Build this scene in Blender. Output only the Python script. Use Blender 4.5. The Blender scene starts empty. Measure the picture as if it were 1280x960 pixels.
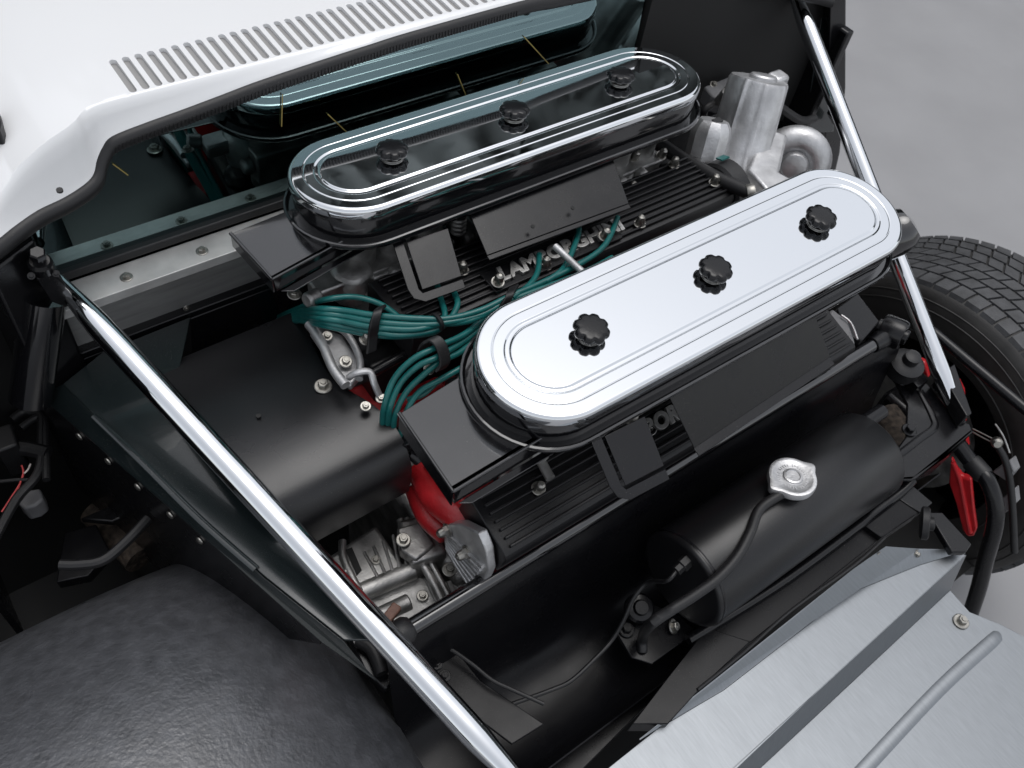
import bpy, bmesh, math, random
import numpy as np
from mathutils import Vector, Matrix
random.seed(7)
scene = bpy.context.scene
col = scene.collection
R_ = math.radians

# ------------------------------------------------------------------ camera (recovered from the photograph)
H = 0.985                                   # height of the rear air cleaner lid above the ground
RC = np.array([[0.8039922, -0.58153408, 0.12405028],
               [-0.39872531, -0.68201939, -0.6130929],
               [0.44115153, 0.44347227, -0.78021063]])   # world -> camera (x right, y down, z forward)
FPX = 1100.0
CAM = np.array([-0.66710124, -0.39170227, 0.66932398 + H])
cd = bpy.data.cameras.new('camera')
cam = bpy.data.objects.new('camera', cd)
col.objects.link(cam)
m = Matrix.Identity(4)
for r in range(3):
    m[r][0] = RC[0][r]; m[r][1] = -RC[1][r]; m[r][2] = -RC[2][r]; m[r][3] = CAM[r]
cam.matrix_world = m
cd.sensor_fit = 'HORIZONTAL'; cd.sensor_width = 36.0
cd.lens = 36.0 * FPX / 1280.0
cd.clip_start = 0.02; cd.clip_end = 500
cd.dof.use_dof = True; cd.dof.focus_distance = 1.08; cd.dof.aperture_fstop = 9.0
scene.camera = cam

# ------------------------------------------------------------------ light: overcast day
SUN_EL, SUN_AZ = 80.0, 65.0                # azimuth clockwise from +Y
world = bpy.data.worlds.new('World'); scene.world = world
world.use_nodes = True
nt = world.node_tree; nt.nodes.clear()
sky = nt.nodes.new('ShaderNodeTexSky'); sky.sky_type = 'NISHITA'; sky.sun_disc = False
sky.sun_elevation = R_(SUN_EL); sky.sun_rotation = R_(SUN_AZ)
sky.air_density = 1.0; sky.dust_density = 2.0; sky.ozone_density = 1.0
hs = nt.nodes.new('ShaderNodeHueSaturation'); hs.inputs['Saturation'].default_value = 0.22
bg = nt.nodes.new('ShaderNodeBackground'); bg.inputs['Strength'].default_value = 0.15
wo = nt.nodes.new('ShaderNodeOutputWorld')
nt.links.new(sky.outputs[0], hs.inputs['Color']); nt.links.new(hs.outputs[0], bg.inputs['Color'])
nt.links.new(bg.outputs[0], wo.inputs['Surface'])
sd = bpy.data.lights.new('sun', 'SUN'); sd.energy = 0.6; sd.angle = R_(40); sd.color = (1.0, 0.985, 0.97)
sun = bpy.data.objects.new('sun', sd); col.objects.link(sun)
sdir = Vector((math.sin(R_(SUN_AZ)) * math.cos(R_(SUN_EL)), math.cos(R_(SUN_AZ)) * math.cos(R_(SUN_EL)), math.sin(R_(SUN_EL))))
sun.rotation_euler = (-sdir).to_track_quat('-Z', 'Y').to_euler()
vs = scene.view_settings
vs.view_transform = 'Standard'; vs.look = 'None'; vs.gamma = 1.0; vs.use_curve_mapping = False
vs.exposure = 0.48
scene.render.engine = 'CYCLES'
scene.cycles.max_bounces = 10; scene.cycles.glossy_bounces = 6; scene.cycles.transparent_max_bounces = 8
scene.cycles.use_denoising = True

# ------------------------------------------------------------------ pixel -> place on a known plane
def P(x, y, z=None, Y=None, X=None):
    d = np.array([(x - 640) / FPX, (y - 480) / FPX, 1.0]) @ RC
    if z is not None: s = (z - CAM[2]) / d[2]
    elif Y is not None: s = (Y - CAM[1]) / d[1]
    else: s = (X - CAM[0]) / d[0]
    return Vector((CAM + d * s).tolist())

# ------------------------------------------------------------------ materials
def mat(name, color, rough=0.4, metal=0.0, coat=0.0, bump=0.0, bscale=200.0, rvar=0.0, rscale=30.0,
        dust=0.0, cvar=0.0, cscale=12.0, spec=0.5, bdist=0.001, stretch=None, coat_rough=0.05):
    m_ = bpy.data.materials.new(name); m_.use_nodes = True
    t = m_.node_tree; b = t.nodes['Principled BSDF']
    L = t.links.new
    b.inputs['Roughness'].default_value = rough; b.inputs['Metallic'].default_value = metal
    b.inputs['Coat Weight'].default_value = coat; b.inputs['Coat Roughness'].default_value = coat_rough
    b.inputs['Specular IOR Level'].default_value = spec
    b.inputs['Base Color'].default_value = (*color, 1)
    tc = t.nodes.new('ShaderNodeTexCoord'); vec = tc.outputs['Object']
    if stretch:
        mp = t.nodes.new('ShaderNodeMapping'); mp.inputs['Scale'].default_value = stretch
        L(vec, mp.inputs['Vector']); vec2 = mp.outputs[0]
    else: vec2 = vec
    def noise(scale, detail=3.0, v=None):
        n = t.nodes.new('ShaderNodeTexNoise'); n.inputs['Scale'].default_value = scale
        n.inputs['Detail'].default_value = detail; L(v or vec, n.inputs['Vector']); return n.outputs['Fac']
    def ramp(v, a, b_, lo, hi):
        r = t.nodes.new('ShaderNodeMapRange'); r.inputs['From Min'].default_value = a; r.inputs['From Max'].default_value = b_
        r.inputs['To Min'].default_value = lo; r.inputs['To Max'].default_value = hi; L(v, r.inputs['Value']); return r.outputs[0]
    csrc = None
    if cvar:
        mx = t.nodes.new('ShaderNodeMix'); mx.data_type = 'RGBA'
        mx.inputs['A'].default_value = (*[c * (1 - cvar) for c in color], 1)
        mx.inputs['B'].default_value = (*[min(1, c * (1 + cvar)) for c in color], 1)
        L(ramp(noise(cscale, 5, vec2), 0.3, 0.7, 0, 1), mx.inputs['Factor']); csrc = mx.outputs['Result']
        L(csrc, b.inputs['Base Color'])
    if dust:
        mx = t.nodes.new('ShaderNodeMix'); mx.data_type = 'RGBA'
        if csrc: L(csrc, mx.inputs['A'])
        else: mx.inputs['A'].default_value = (*color, 1)
        mx.inputs['B'].default_value = (0.22, 0.2, 0.18, 1)
        f1 = ramp(noise(700, 2), 0.66, 0.74, 0, 1); f2 = ramp(noise(9, 3), 0.4, 0.7, 0.1, 1)
        mu = t.nodes.new('ShaderNodeMath'); mu.operation = 'MULTIPLY'; L(f1, mu.inputs[0]); L(f2, mu.inputs[1])
        mu2 = t.nodes.new('ShaderNodeMath'); mu2.operation = 'MULTIPLY'; L(mu.outputs[0], mu2.inputs[0]); mu2.inputs[1].default_value = dust
        L(mu2.outputs[0], mx.inputs['Factor']); L(mx.outputs['Result'], b.inputs['Base Color'])
    if rvar:
        L(ramp(noise(rscale, 5, vec2), 0.25, 0.75, max(0.01, rough - rvar), rough + rvar), b.inputs['Roughness'])
    if bump:
        bp = t.nodes.new('ShaderNodeBump'); bp.inputs['Strength'].default_value = bump; bp.inputs['Distance'].default_value = bdist
        L(noise(bscale, 4, vec2), bp.inputs['Height']); L(bp.outputs[0], b.inputs['Normal'])
        if coat: L(bp.outputs[0], b.inputs['Coat Normal'])
    return m_
M = dict(
    chrome=mat('chrome', (0.79, 0.81, 0.83), 0.045, 1.0, rvar=0.035, rscale=22, bump=0.03, bscale=9, bdist=0.002),
    gloss=mat('gloss_black_paint', (0.004, 0.004, 0.005), 0.14, 0, spec=0.7, coat=0.9, rvar=0.06, rscale=20, dust=0.35, bump=0.03, bscale=60),
    satin=mat('satin_black_paint', (0.0045, 0.0045, 0.0055), 0.25, 0, spec=0.38, rvar=0.07, rscale=25, dust=0.3, bump=0.10, bscale=500, bdist=0.0004),
    powder=mat('powder_black', (0.0065, 0.0065, 0.0075), 0.31, 0, spec=0.5, rvar=0.06, rscale=9, dust=0.3, bump=0.35, bscale=900, bdist=0.0005),
    crackle=mat('black_crackle_paint', (0.005, 0.005, 0.006), 0.36, 0, spec=0.4, dust=0.3, bump=0.3, bscale=420, bdist=0.0006),
    under=mat('underseal_black', (0.058, 0.06, 0.066), 0.36, 0, spec=0.9, rvar=0.1, rscale=40, dust=0.6, bump=0.5, bscale=200, bdist=0.0020, cvar=0.25, cscale=60),
    panel=mat('dark_lacquer_panel', (0.012, 0.017, 0.018), 0.2, 0, coat=0.5, rvar=0.08, rscale=8, dust=0.5, bump=0.15, bscale=12, bdist=0.002),
    white=mat('white_paint', (0.80, 0.805, 0.81), 0.25, 0, coat=0.6, cvar=0.015, cscale=3),
    dull=mat('dull_black_paint', (0.004, 0.004, 0.005), 0.3, 0, spec=0.22, rvar=0.08, rscale=18, dust=0.35, bump=0.08, bscale=400, bdist=0.0004),
    rubber=mat('black_rubber', (0.008, 0.008, 0.009), 0.5, 0, bump=0.2, bscale=400, bdist=0.0005, dust=0.4),
    tyre=mat('tyre_rubber', (0.05, 0.051, 0.054), 0.62, 0, bump=0.5, bscale=260, bdist=0.0012, cvar=0.35, cscale=40, dust=0.5),
    tyre_side=mat('tyre_sidewall', (0.022, 0.021, 0.02), 0.55, 0, bump=0.2, bscale=200, cvar=0.3, cscale=30),
    alu=mat('cast_aluminium', (0.54, 0.54, 0.545), 0.45, 0.85, rvar=0.1, rscale=60, bump=0.5, bscale=300, bdist=0.0008, cvar=0.22, cscale=35),
    alu_dark=mat('grimy_cast_aluminium', (0.42, 0.415, 0.405), 0.52, 1.0, rvar=0.12, rscale=50, bump=0.5, bscale=260, bdist=0.001, cvar=0.45, cscale=28),
    sheet=mat('aluminium_sheet', (0.245, 0.26, 0.275), 0.44, 1.0, rvar=0.02, rscale=6, bump=0.06, bscale=500, bdist=0.0004, cvar=0.06, cscale=60, stretch=(6, .6, 1), dust=0.5),
    brushed=mat('brushed_aluminium', (0.34, 0.34, 0.335), 0.40, 0.55, rvar=0.1, rscale=40, stretch=(1, 10, 10), bump=0.1, bscale=120, cvar=0.15, cscale=14),
    steel=mat('zinc_steel', (0.33, 0.32, 0.295), 0.4, 1.0, cvar=0.2, cscale=200),
    brass=mat('tarnished_brass', (0.45, 0.36, 0.18), 0.35, 1.0, cvar=0.3, cscale=150),
    red=mat('red_crackle_paint', (0.36, 0.012, 0.016), 0.38, 0, coat=0.2, bump=0.5, bscale=230, bdist=0.001, cvar=0.3, cscale=30, dust=0.3),
    red_arm=mat('red_paint', (0.52, 0.018, 0.024), 0.32, 0, cvar=0.12, cscale=40),
    teal=mat('teal_silicone', (0.006, 0.105, 0.10), 0.33, 0, cvar=0.12, cscale=80, rvar=0.05),
    ground=mat('concrete', (0.285, 0.285, 0.292), 0.8, 0, bump=0.15, bscale=40, cvar=0.05, cscale=4.0, dust=0.15),
    foliage=mat('added_tree_foliage', (0.155, 0.172, 0.168), 0.9, 0, cvar=0.25, cscale=0.8),
    rust=mat('rusty_crusted_steel', (0.055, 0.042, 0.032), 0.85, 0, bump=0.9, bscale=120, bdist=0.004, cvar=0.7, cscale=110),
    copper=mat('rust_red_primer', (0.14, 0.07, 0.05), 0.6, 0, cvar=0.3, cscale=200),
    yellow=mat('plain_yellow', (0.30, 0.23, 0.07), 0.5),
    pinkwire=mat('red_wire', (0.45, 0.06, 0.06), 0.4), whitewire=mat('pale_wire', (0.5, 0.45, 0.42), 0.4),
    grey=mat('grey_paint', (0.16, 0.16, 0.165), 0.5, cvar=0.2, cscale=30, dust=0.4),
    cabin=mat('cabin_trim', (0.006, 0.006, 0.006), 0.7),
    flange=mat('scuffed_aluminium', (0.50, 0.50, 0.49), 0.45, 0.45, rvar=0.1, rscale=40, cvar=0.15, cscale=30),
    slot=mat('vent_grey', (0.30, 0.295, 0.29), 0.6),
)
def glass_mat():
    m_ = bpy.data.materials.new('tinted_glass'); m_.use_nodes = True
    t = m_.node_tree; t.nodes.clear()
    o = t.nodes.new('ShaderNodeOutputMaterial'); mix = t.nodes.new('ShaderNodeMixShader')
    tr = t.nodes.new('ShaderNodeBsdfTransparent'); tr.inputs[0].default_value = (0.33, 0.42, 0.41, 1)
    gl = t.nodes.new('ShaderNodeBsdfGlossy'); gl.inputs['Roughness'].default_value = 0.012
    gl.inputs['Color'].default_value = (0.62, 0.86, 0.87, 1)
    fr = t.nodes.new('ShaderNodeFresnel'); fr.inputs['IOR'].default_value = 3.4
    t.links.new(fr.outputs[0], mix.inputs[0]); t.links.new(tr.outputs[0], mix.inputs[1]); t.links.new(gl.outputs[0], mix.inputs[2])
    t.links.new(mix.outputs[0], o.inputs[0]); return m_
M['glass'] = glass_mat()

# ------------------------------------------------------------------ mesh builder
def V(*a): return Vector(a)
def frame(d, up=(0, 0, 1)):
    d = Vector(d).normalized(); u = Vector(up)
    if abs(d.dot(u)) > 0.97: u = Vector((0, 1, 0))
    x = u.cross(d).normalized(); y = d.cross(x).normalized()
    return Matrix((x, y, d)).transposed()
def smooth_path(pts, n=8):
    pts = [Vector(p) for p in pts]
    if len(pts) < 3: return pts
    out = []
    for i in range(len(pts) - 1):
        p0 = pts[max(i - 1, 0)]; p1 = pts[i]; p2 = pts[i + 1]; p3 = pts[min(i + 2, len(pts) - 1)]
        for k in range(n):
            t = k / n
            out.append(0.5 * ((2 * p1) + (p2 - p0) * t + (2 * p0 - 5 * p1 + 4 * p2 - p3) * t * t + (3 * p1 - p0 - 3 * p2 + p3) * t ** 3))
    out.append(pts[-1]); return out
class MB:
    def __init__(s): s.v = []; s.f = []
    def add(s, vs, fs):
        o = len(s.v); s.v += [Vector(p) for p in vs]; s.f += [[i + o for i in f] for f in fs]; return s
    def rings(s, rings, cap0=True, cap1=True, closed=True):
        n = len(rings[0]); vs = [p for r in rings for p in r]; fs = []
        for i in range(len(rings) - 1):
            for k in range(n if closed else n - 1):
                a = i * n + k; b = i * n + (k + 1) % n
                fs.append([a, b, b + n, a + n])
        if cap0: fs.append(list(range(n))[::-1])
        if cap1: fs.append(list(range((len(rings) - 1) * n, len(rings) * n)))
        return s.add(vs, fs)
    def box(s, c, size, rot=None):
        rot = rot or Matrix.Identity(3); c = Vector(c); hx, hy, hz = [k / 2 for k in size]
        vs = [c + rot @ Vector((x * hx, y * hy, z * hz)) for z in (-1, 1) for x, y in ((-1, -1), (1, -1), (1, 1), (-1, 1))]
        return s.add(vs, [[3, 2, 1, 0], [4, 5, 6, 7], [0, 1, 5, 4], [1, 2, 6, 5], [2, 3, 7, 6], [3, 0, 4, 7]])
    def lathe(s, prof, o, axis=(0, 0, 1), n=24, cap0=True, cap1=True, mod=None, amp=None):
        fm = frame(axis); o = Vector(o); rg = []
        for r, z in prof:
            mm = [1 + (mod(k / n) - 1) * (amp(r, z) if amp else 1) if mod else 1 for k in range(n)]
            rg.append([o + fm @ Vector((r * mm[k] * math.cos(2 * math.pi * k / n), r * mm[k] * math.sin(2 * math.pi * k / n), z)) for k in range(n)])
        return s.rings(rg, cap0, cap1)
    def cyl(s, a, b, r0, r1=None, n=20):
        a = Vector(a); b = Vector(b); d = b - a; r1 = r0 if r1 is None else r1
        return s.lathe([(r0, 0), (r1, d.length)], a, d, n)
    def tube(s, pts, r, n=12, k=8, rr=None, smooth=True, flat=1.0):
        pts = smooth_path(pts, k) if smooth else [Vector(p) for p in pts]
        N = len(pts); rg = []; prev = None
        for i, p in enumerate(pts):
            d = (pts[min(i + 1, N - 1)] - pts[max(i - 1, 0)]).normalized()
            if prev is None: fm = frame(d); x = fm.col[0]
            else: x = (prev - d * prev.dot(d)).normalized()
            prev = x; y = d.cross(x)
            q = r if rr is None else r * rr(i / (N - 1))
            rg.append([p + (x * math.cos(2 * math.pi * j / n) + y * math.sin(2 * math.pi * j / n) * flat) * q for j in range(n)])
        return s.rings(rg)
    def prism(s, pts, vec):
        pts = [Vector(p) for p in pts]; vec = Vector(vec); n = len(pts)
        vs = pts + [p + vec for p in pts]
        return s.add(vs, [list(range(n))[::-1], list(range(n, 2 * n))] + [[i, (i + 1) % n, (i + 1) % n + n, i + n] for i in range(n)])
    def profile(s, yz, x0, x1, th, nx=1):
        # bent sheet: an open (Y, z) polyline drawn out along X, given thickness th
        n = len(yz); nrm = []
        for i in range(n):
            a = yz[max(i - 1, 0)]; b = yz[min(i + 1, n - 1)]; d = Vector((b[0] - a[0], b[1] - a[1])).normalized(); nrm.append(Vector((-d.y, d.x)))
        lo = [(yz[i][0] - nrm[i].x * th, yz[i][1] - nrm[i].y * th) for i in range(n)]
        ring = list(yz) + lo[::-1]
        return s.rings([[Vector((x0 + (x1 - x0) * k / nx, y, z)) for y, z in ring] for k in range(nx + 1)])
    def build(s, name, material, parent=None, ang=35, bevel=0, seg=2, label=None, recalc=True, mats=None):
        me = bpy.data.meshes.new(name)
        me.from_pydata([tuple(v) for v in s.v], [], s.f)
        if recalc:
            bm = bmesh.new(); bm.from_mesh(me); bmesh.ops.recalc_face_normals(bm, faces=bm.faces); bm.to_mesh(me); bm.free()
        me.materials.append(M[material])
        for p in me.polygons: p.use_smooth = True
        me.set_sharp_from_angle(angle=R_(ang))
        return link(name, me, parent, bevel, seg, label)
def link(name, me, parent=None, bevel=0, seg=2, label=None, mw=None):
    o = bpy.data.objects.new(name, me); col.objects.link(o)
    if parent: o.parent = parent
    if mw is not None: o.matrix_basis = mw
    if label: o['label'] = label
    if bevel:
        b = o.modifiers.new('bevel', 'BEVEL'); b.width = bevel; b.segments = seg; b.limit_method = 'ANGLE'; b.angle_limit = R_(40)
        b.harden_normals = False
    return o
def stad(a, r, fm, o, z, n=22):
    pts = []
    for i in range(n + 1):
        t = -math.pi / 2 + math.pi * i / n; pts.append((a + r * math.cos(t), r * math.sin(t)))
    for i in range(n + 1):
        t = math.pi / 2 + math.pi * i / n; pts.append((-a + r * math.cos(t), r * math.sin(t)))
    return [o + fm @ Vector((x, y, z)) for x, y in pts]
def at(o, normal=(0, 0, 1), spin=0.0):
    return Matrix.Translation(Vector(o)) @ (frame(normal) @ Matrix.Rotation(spin, 3, 'Z')).to_4x4()

# shared small hardware
def shared(mb, name, material, ang=35):
    o = mb.build(name, material, None, ang); me = o.data; bpy.data.objects.remove(o); return me
b_ = MB(); b_.lathe([(0.0095, 0), (0.0095, 0.0012), (0.0085, 0.0018)], (0, 0, 0), n=24)
b_.lathe([(0.0058, 0.0012), (0.0058, 0.0062), (0.005, 0.0072)], (0, 0, 0), n=6); b_.lathe([(0.003, 0.007), (0.0026, 0.0084)], (0, 0, 0), n=12)
BOLT = shared(b_, 'bolt', 'steel', 25)
b_ = MB(); b_.lathe([(0.0075, 0), (0.0075, 0.001), (0.0068, 0.0016)], (0, 0, 0), n=24); b_.lathe([(0.0046, 0.001), (0.0046, 0.005), (0.004, 0.0058)], (0, 0, 0), n=6)
BOLT_BLACK = shared(b_, 'bolt', 'satin', 25)
b_ = MB(); b_.lathe([(0.0088, 0), (0.0088, 0.0015), (0.008, 0.002)], (0, 0, 0), n=24); b_.lathe([(0.0066, 0.0015), (0.0066, 0.007)], (0, 0, 0), n=6)
b_.lathe([(0.006, 0.007), (0.0058, 0.011), (0.0045, 0.0142), (0.002, 0.0158)], (0, 0, 0), n=20)
CAPNUT = shared(b_, 'cap_nut', 'steel', 30)
b_ = MB(); b_.lathe([(0.0055, 0), (0.0052, 0.0014), (0.0035, 0.0026), (0.001, 0.003)], (0, 0, 0), n=18)
RIVET = shared(b_, 'rivet', 'steel', 40)
def bolt(parent, o, n=(0, 0, 1), sc=1.0, me=None, name='bolt', spin=0.3):
    mw = at(o, n, spin) @ Matrix.Scale(sc, 4)
    return link(name, me or BOLT, parent, mw=mw)

# ------------------------------------------------------------------ setting
g = MB(); g.add([(-120, -120, 0), (120, -120, 0), (120, 120, 0), (-120, 120, 0)], [[0, 1, 2, 3]])
go = g.build('ground', 'ground'); go['kind'] = 'structure'; go['label'] = 'smooth pale grey concrete ground'
# added tree line, out of view, shaped to darken the front lid's reflection
tl = MB(); rnd = random.Random(3)
for k in range(1000):
    a = R_(rnd.uniform(-75, 100)); dist = rnd.uniform(15, 19); top = (11.6 + 0.5 * math.sin(a * 5.1) + .4 * math.sin(a * 13 + 1)) * (1 - .42 * min(1, max(0, (math.degrees(a) - 52) / 8))) * dist / 16.5
    c = V(math.sin(a) * dist, math.cos(a) * dist, rnd.uniform(0.5, top)); r = rnd.uniform(0.8, 1.9)
    dirs = [Vector((rnd.gauss(0, 1), rnd.gauss(0, 1), rnd.gauss(0, 1))).normalized() for _ in range(14)]
    for d in dirs:
        fm = frame(d, (rnd.random(), rnd.random(), 0.3)); p = c + d * r; s_ = rnd.uniform(0.5, 1.0)
        tl.add([p + fm @ V(-s_, -s_, 0), p + fm @ V(s_, -s_ * .6, .2), p + fm @ V(s_ * .8, s_, 0), p + fm @ V(-s_ * .7, s_, -.2)], [[0, 1, 2, 3]])
t_ = tl.build('added_tree_line', 'foliage', recalc=False); t_['kind'] = 'stuff'; t_['label'] = 'added unseen tree line that darkens the reflection in the chrome lid'

# ------------------------------------------------------------------ the car
car = bpy.data.objects.new('sports_car', None); col.objects.link(car); car.empty_display_size = 0.2
car['label'] = 'white mid-engined sports car with its rear deck removed, engine bay exposed'
car['category'] = 'car'

# ---- white roof panel with louvre slots
edge = []
for x, y in [(141, 174), (180, 158), (230, 140), (279, 121.5), (328, 103), (420, 72.5), (464, 58.5), (513, 43)]:
    edge.append(P(x, y, Y=0.465))
left = [(-60, 350, .385), (-30, 324, .395), (0, 302, .402), (20, 286, .408), (49, 266, .418), (82, 250, .426), (108, 233, .432), (119, 220, .438), (123, 203, .445), (130, 187, .450)]
lp = [P(x, y, Y=Y + .013) for x, y, Y in left]
zr_end = edge[-1].z
edge = lp + edge + [V(0.06, .465, zr_end + .003)]
right = [V(-p.x, p.y, p.z) for p in edge[::-1] if p.x < -0.1]
edge = edge + right
for i in range(1, len(edge)):
    if edge[i].x <= edge[i - 1].x + 0.002: edge[i].x = edge[i - 1].x + 0.002
edge_s = smooth_path(edge, 4)
ZR = max(p.z for p in edge) + 0.003
def zroof(x, y): return ZR + 0.03 * (y - 0.48) - 7.6 * max(0, abs(x) - 0.442) ** 3
_v = P(156.5, 99, z=ZR + .001); YC = max(_v.y, .465 + .014 + .0335); YV0, YV1, XV = YC - .0333, YC + .035, -_v.x + .007
ee = [edge_s[0]]
for p in edge_s[1:]:
    for xv in (-XV, XV):
        if ee[-1].x < xv < p.x: ee.append(ee[-1].lerp(p, (xv - ee[-1].x) / (p.x - ee[-1].x)))
    ee.append(p)
edge_s = ee
rp = MB(); cols = []
for p in edge_s:
    zt = zroof(p.x, p.y + .014); h = zt - p.z
    cols.append([p, p + V(0, .001, .003), p + V(0, .004, .005 + .1 * h), p + V(0, .007, .62 * h), p + V(0, .0095, .82 * h), p + V(0, .012, .95 * h), V(p.x, p.y + .014, zt)])
rp.rings(cols, False, False, closed=False)
# flat roof field between the flange and the louvres, beside and beyond them
def quad(x0, x1, ya0, ya1, yb0, yb1):
    rp.add([(x0, ya0, zroof(x0, ya0)), (x1, ya1, zroof(x1, ya1)), (x1, yb1, zroof(x1, yb1)), (x0, yb0, zroof(x0, yb0))], [[0, 1, 2, 3]])
for p, q in zip(edge_s, edge_s[1:]):
    xm = (p.x + q.x) / 2; inside = abs(xm) < XV
    quad(p.x, q.x, p.y + .014, q.y + .014, YV0, YV0)
    ys = ([YV1, YV1 + .006] if inside else [YV0, YV0 + .004, YV0 + .010, YV1, YV1 + .006]) + [0.62, 0.7, 0.85, 1.05, 1.3]
    for a, b in zip(ys, ys[1:]): quad(p.x, q.x, a, a, b, b)
PITCH = 0.0140; nslot = int(round(2 * XV / PITCH)); PITCH = 2 * XV / nslot
SL, SW = 0.064, 0.0082
def slot_outline(n=6):
    pts = []; r = SW / 2; a = SL / 2 - r
    for i in range(n + 1):
        t = math.pi * i / n; pts.append((r * math.cos(t), a + r * math.sin(t)))
    for i in range(n + 1):
        t = math.pi + math.pi * i / n; pts.append((r * math.cos(t), -a + r * math.sin(t)))
    return pts
so = slot_outline(); yc = YC; hy = YV1 - yc
for k in range(nslot):
    xc = -XV + PITCH * (k + .5); inner = []; outer = []; low = []
    for (x, y) in so:
        inner.append((xc + x, yc + y, zroof(0, yc + y))); low.append((xc + x, yc + y, zroof(0, yc + y) - .0050))
        if abs(y) > SL / 2 - SW / 2 + 1e-6:
            ox = PITCH / 2 * max(-1, min(1, x / (SW / 2) * 1.0)); oy = hy if y > 0 else YV0 - yc
        else:
            ox = math.copysign(PITCH / 2, x); oy = hy if y > 0 else YV0 - yc
        outer.append((xc + ox, yc + oy, zroof(0, yc + oy)))
    n = len(so)
    rp.add(outer + inner + low, [[i, (i + 1) % n, (i + 1) % n + n, i + n] for i in range(n)] + [[i + n, (i + 1) % n + n, (i + 1) % n + 2 * n, i + 2 * n] for i in range(n)])
bmw = rp.build('roof_panel', 'white', car, ang=50, label='white painted roof panel with a row of louvre slots')
bm = bmesh.new(); bm.from_mesh(bmw.data); bmesh.ops.remove_doubles(bm, verts=bm.verts, dist=2e-4); bmesh.ops.recalc_face_normals(bm, faces=bm.faces)
up = sum(f.normal.z * f.calc_area() for f in bm.faces)
if up < 0: bmesh.ops.reverse_faces(bm, faces=bm.faces)
bm.to_mesh(bmw.data); bm.free(); bmw.data.set_sharp_from_angle(angle=R_(50))
lm = MB(); lm.add([(-SW * .6, -SL / 2, -.0042), (SW * .8, -SL / 2, -.0042), (SW * .8, SL / 2, -.0042), (-SW * .8, SL / 2, -.0042),
                   (-SW * .6, -SL / 2, -.006), (SW * .8, -SL / 2, -.006), (SW * .8, SL / 2, -.006), (-SW * .8, SL / 2, -.006)],
                  [[0, 1, 2, 3], [7, 6, 5, 4], [0, 4, 5, 1], [1, 5, 6, 2], [2, 6, 7, 3], [3, 7, 4, 0]])
LOUVRE = shared(lm, 'louvre', 'slot')
for k in range(min(nslot, 42)):
    xc = -XV + PITCH * (k + .5)
    link('louvre', LOUVRE, bmw, mw=Matrix.Translation((xc, yc, zroof(0, yc))))
hole = MB(); hp = P(75, 239, z=zroof(-.56, .445)); hole.lathe([(0.0032, -.001), (0.0032, 0.0012)], V(hp.x, hp.y, hp.z + .001), (0, -.2, 1), n=16)
hole.build('screw_hole', 'rubber', bmw)
sw = MB(); q = P(-6, 150, z=1.035); q2 = P(7, 183, z=1.03)
sw.prism([q, P(3, 150, z=1.035), P(9, 172, z=1.032), q2, P(-10, 180, z=1.03)], (0, 0, .02)); sw.build('window_trim', 'rubber', car, bevel=.002)
# ---- rubber seal under the edge
se = MB()
rr_ = []
prof = [(-.003, .003), (.003, .003), (.007, -.001), (.007, -.010), (.003, -.0150), (-.0045, -.0150), (-.008, -.0105), (-.008, -.002)]
es = [p for p in edge_s]
for i, p in enumerate(es):
    d = (es[min(i + 1, len(es) - 1)] - es[max(i - 1, 0)]).normalized(); sdv = V(0, 0, 1).cross(d).normalized() * -1
    if sdv.y > 0: sdv = -sdv
    rr_.append([p + sdv * (u * -1.0) + V(0, 0, w) for u, w in prof])
se.rings(rr_)
seal = se.build('edge_seal', 'rubber', bmw, ang=60, label='ribbed black rubber seal along the roof edge')
tick = MB(); tick.box((0, 0, 0), (0.0014, 0.0035, 0.011)); TICK = shared(tick, 'seal_rib', 'rubber')
acc = 0
rb = MB()
for a, b in zip(es, es[1:]):
    L_ = (b - a).length; d = (b - a).normalized(); s_ = -acc
    while s_ + .0045 <= L_:
        s_ += .0045; pt = a + d * s_
        if -0.49 < pt.x < 0.05: rb.box(pt + V(0, -.0080, -.0075), (0.0016, 0.0020, 0.008), frame(d).transposed().transposed() if False else None)
    acc = L_ - s_
rbo = rb.build('seal_ribbing', 'rubber', bmw); rbo['kind'] = 'stuff'

# ---- rear window, gasket, bulkhead
GY = 0.459
gl = MB(); gx1 = P(800, 45, Y=GY).x; gtop = [V(p.x, GY, p.z - .004) for p in edge_s if -.60 < p.x < gx1]; gl.prism([V(-.60, GY, .8675)] + gtop + [V(gx1, GY, .8675)], (0, .004, 0)); gl.build('rear_window', 'glass', car, label='green tinted upright rear window mirroring the chrome lid')
gq = MB(); gq.box((gx1 + .25, GY, .85), (.5, .012, .40)); gq.build('bay_corner_panel', 'cabin', car)
gk = MB(); gk.box((-.15, GY - .003, .866), (.94, .012, .012)); gk.build('window_gasket', 'rubber', car, bevel=.002)
ci = MB(); ci.box((0, .92, .55), (1.24, .02, .86)); ci.box((0, .7, .44), (1.24, .46, .02)); ci.box((-.615, .7, .65), (.02, .46, .5)); ci.box((.615, .7, .65), (.02, .46, .5))
ci.build('cabin_trim', 'cabin', car)
for sx in (-.3, .3):
    s_ = MB(); s_.rings([[V(sx + .2 * math.cos(t) * w, .62 + dy + .05 * math.sin(t), z) for t in [2 * math.pi * k / 20 for k in range(20)]] for z, w, dy in ((.5, 1, 0), (.7, 1, .02), (.82, .95, .03), (.9, .75, .05), (.94, .5, .055))])
    s_.build('seat_back', 'rubber', car)
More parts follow.
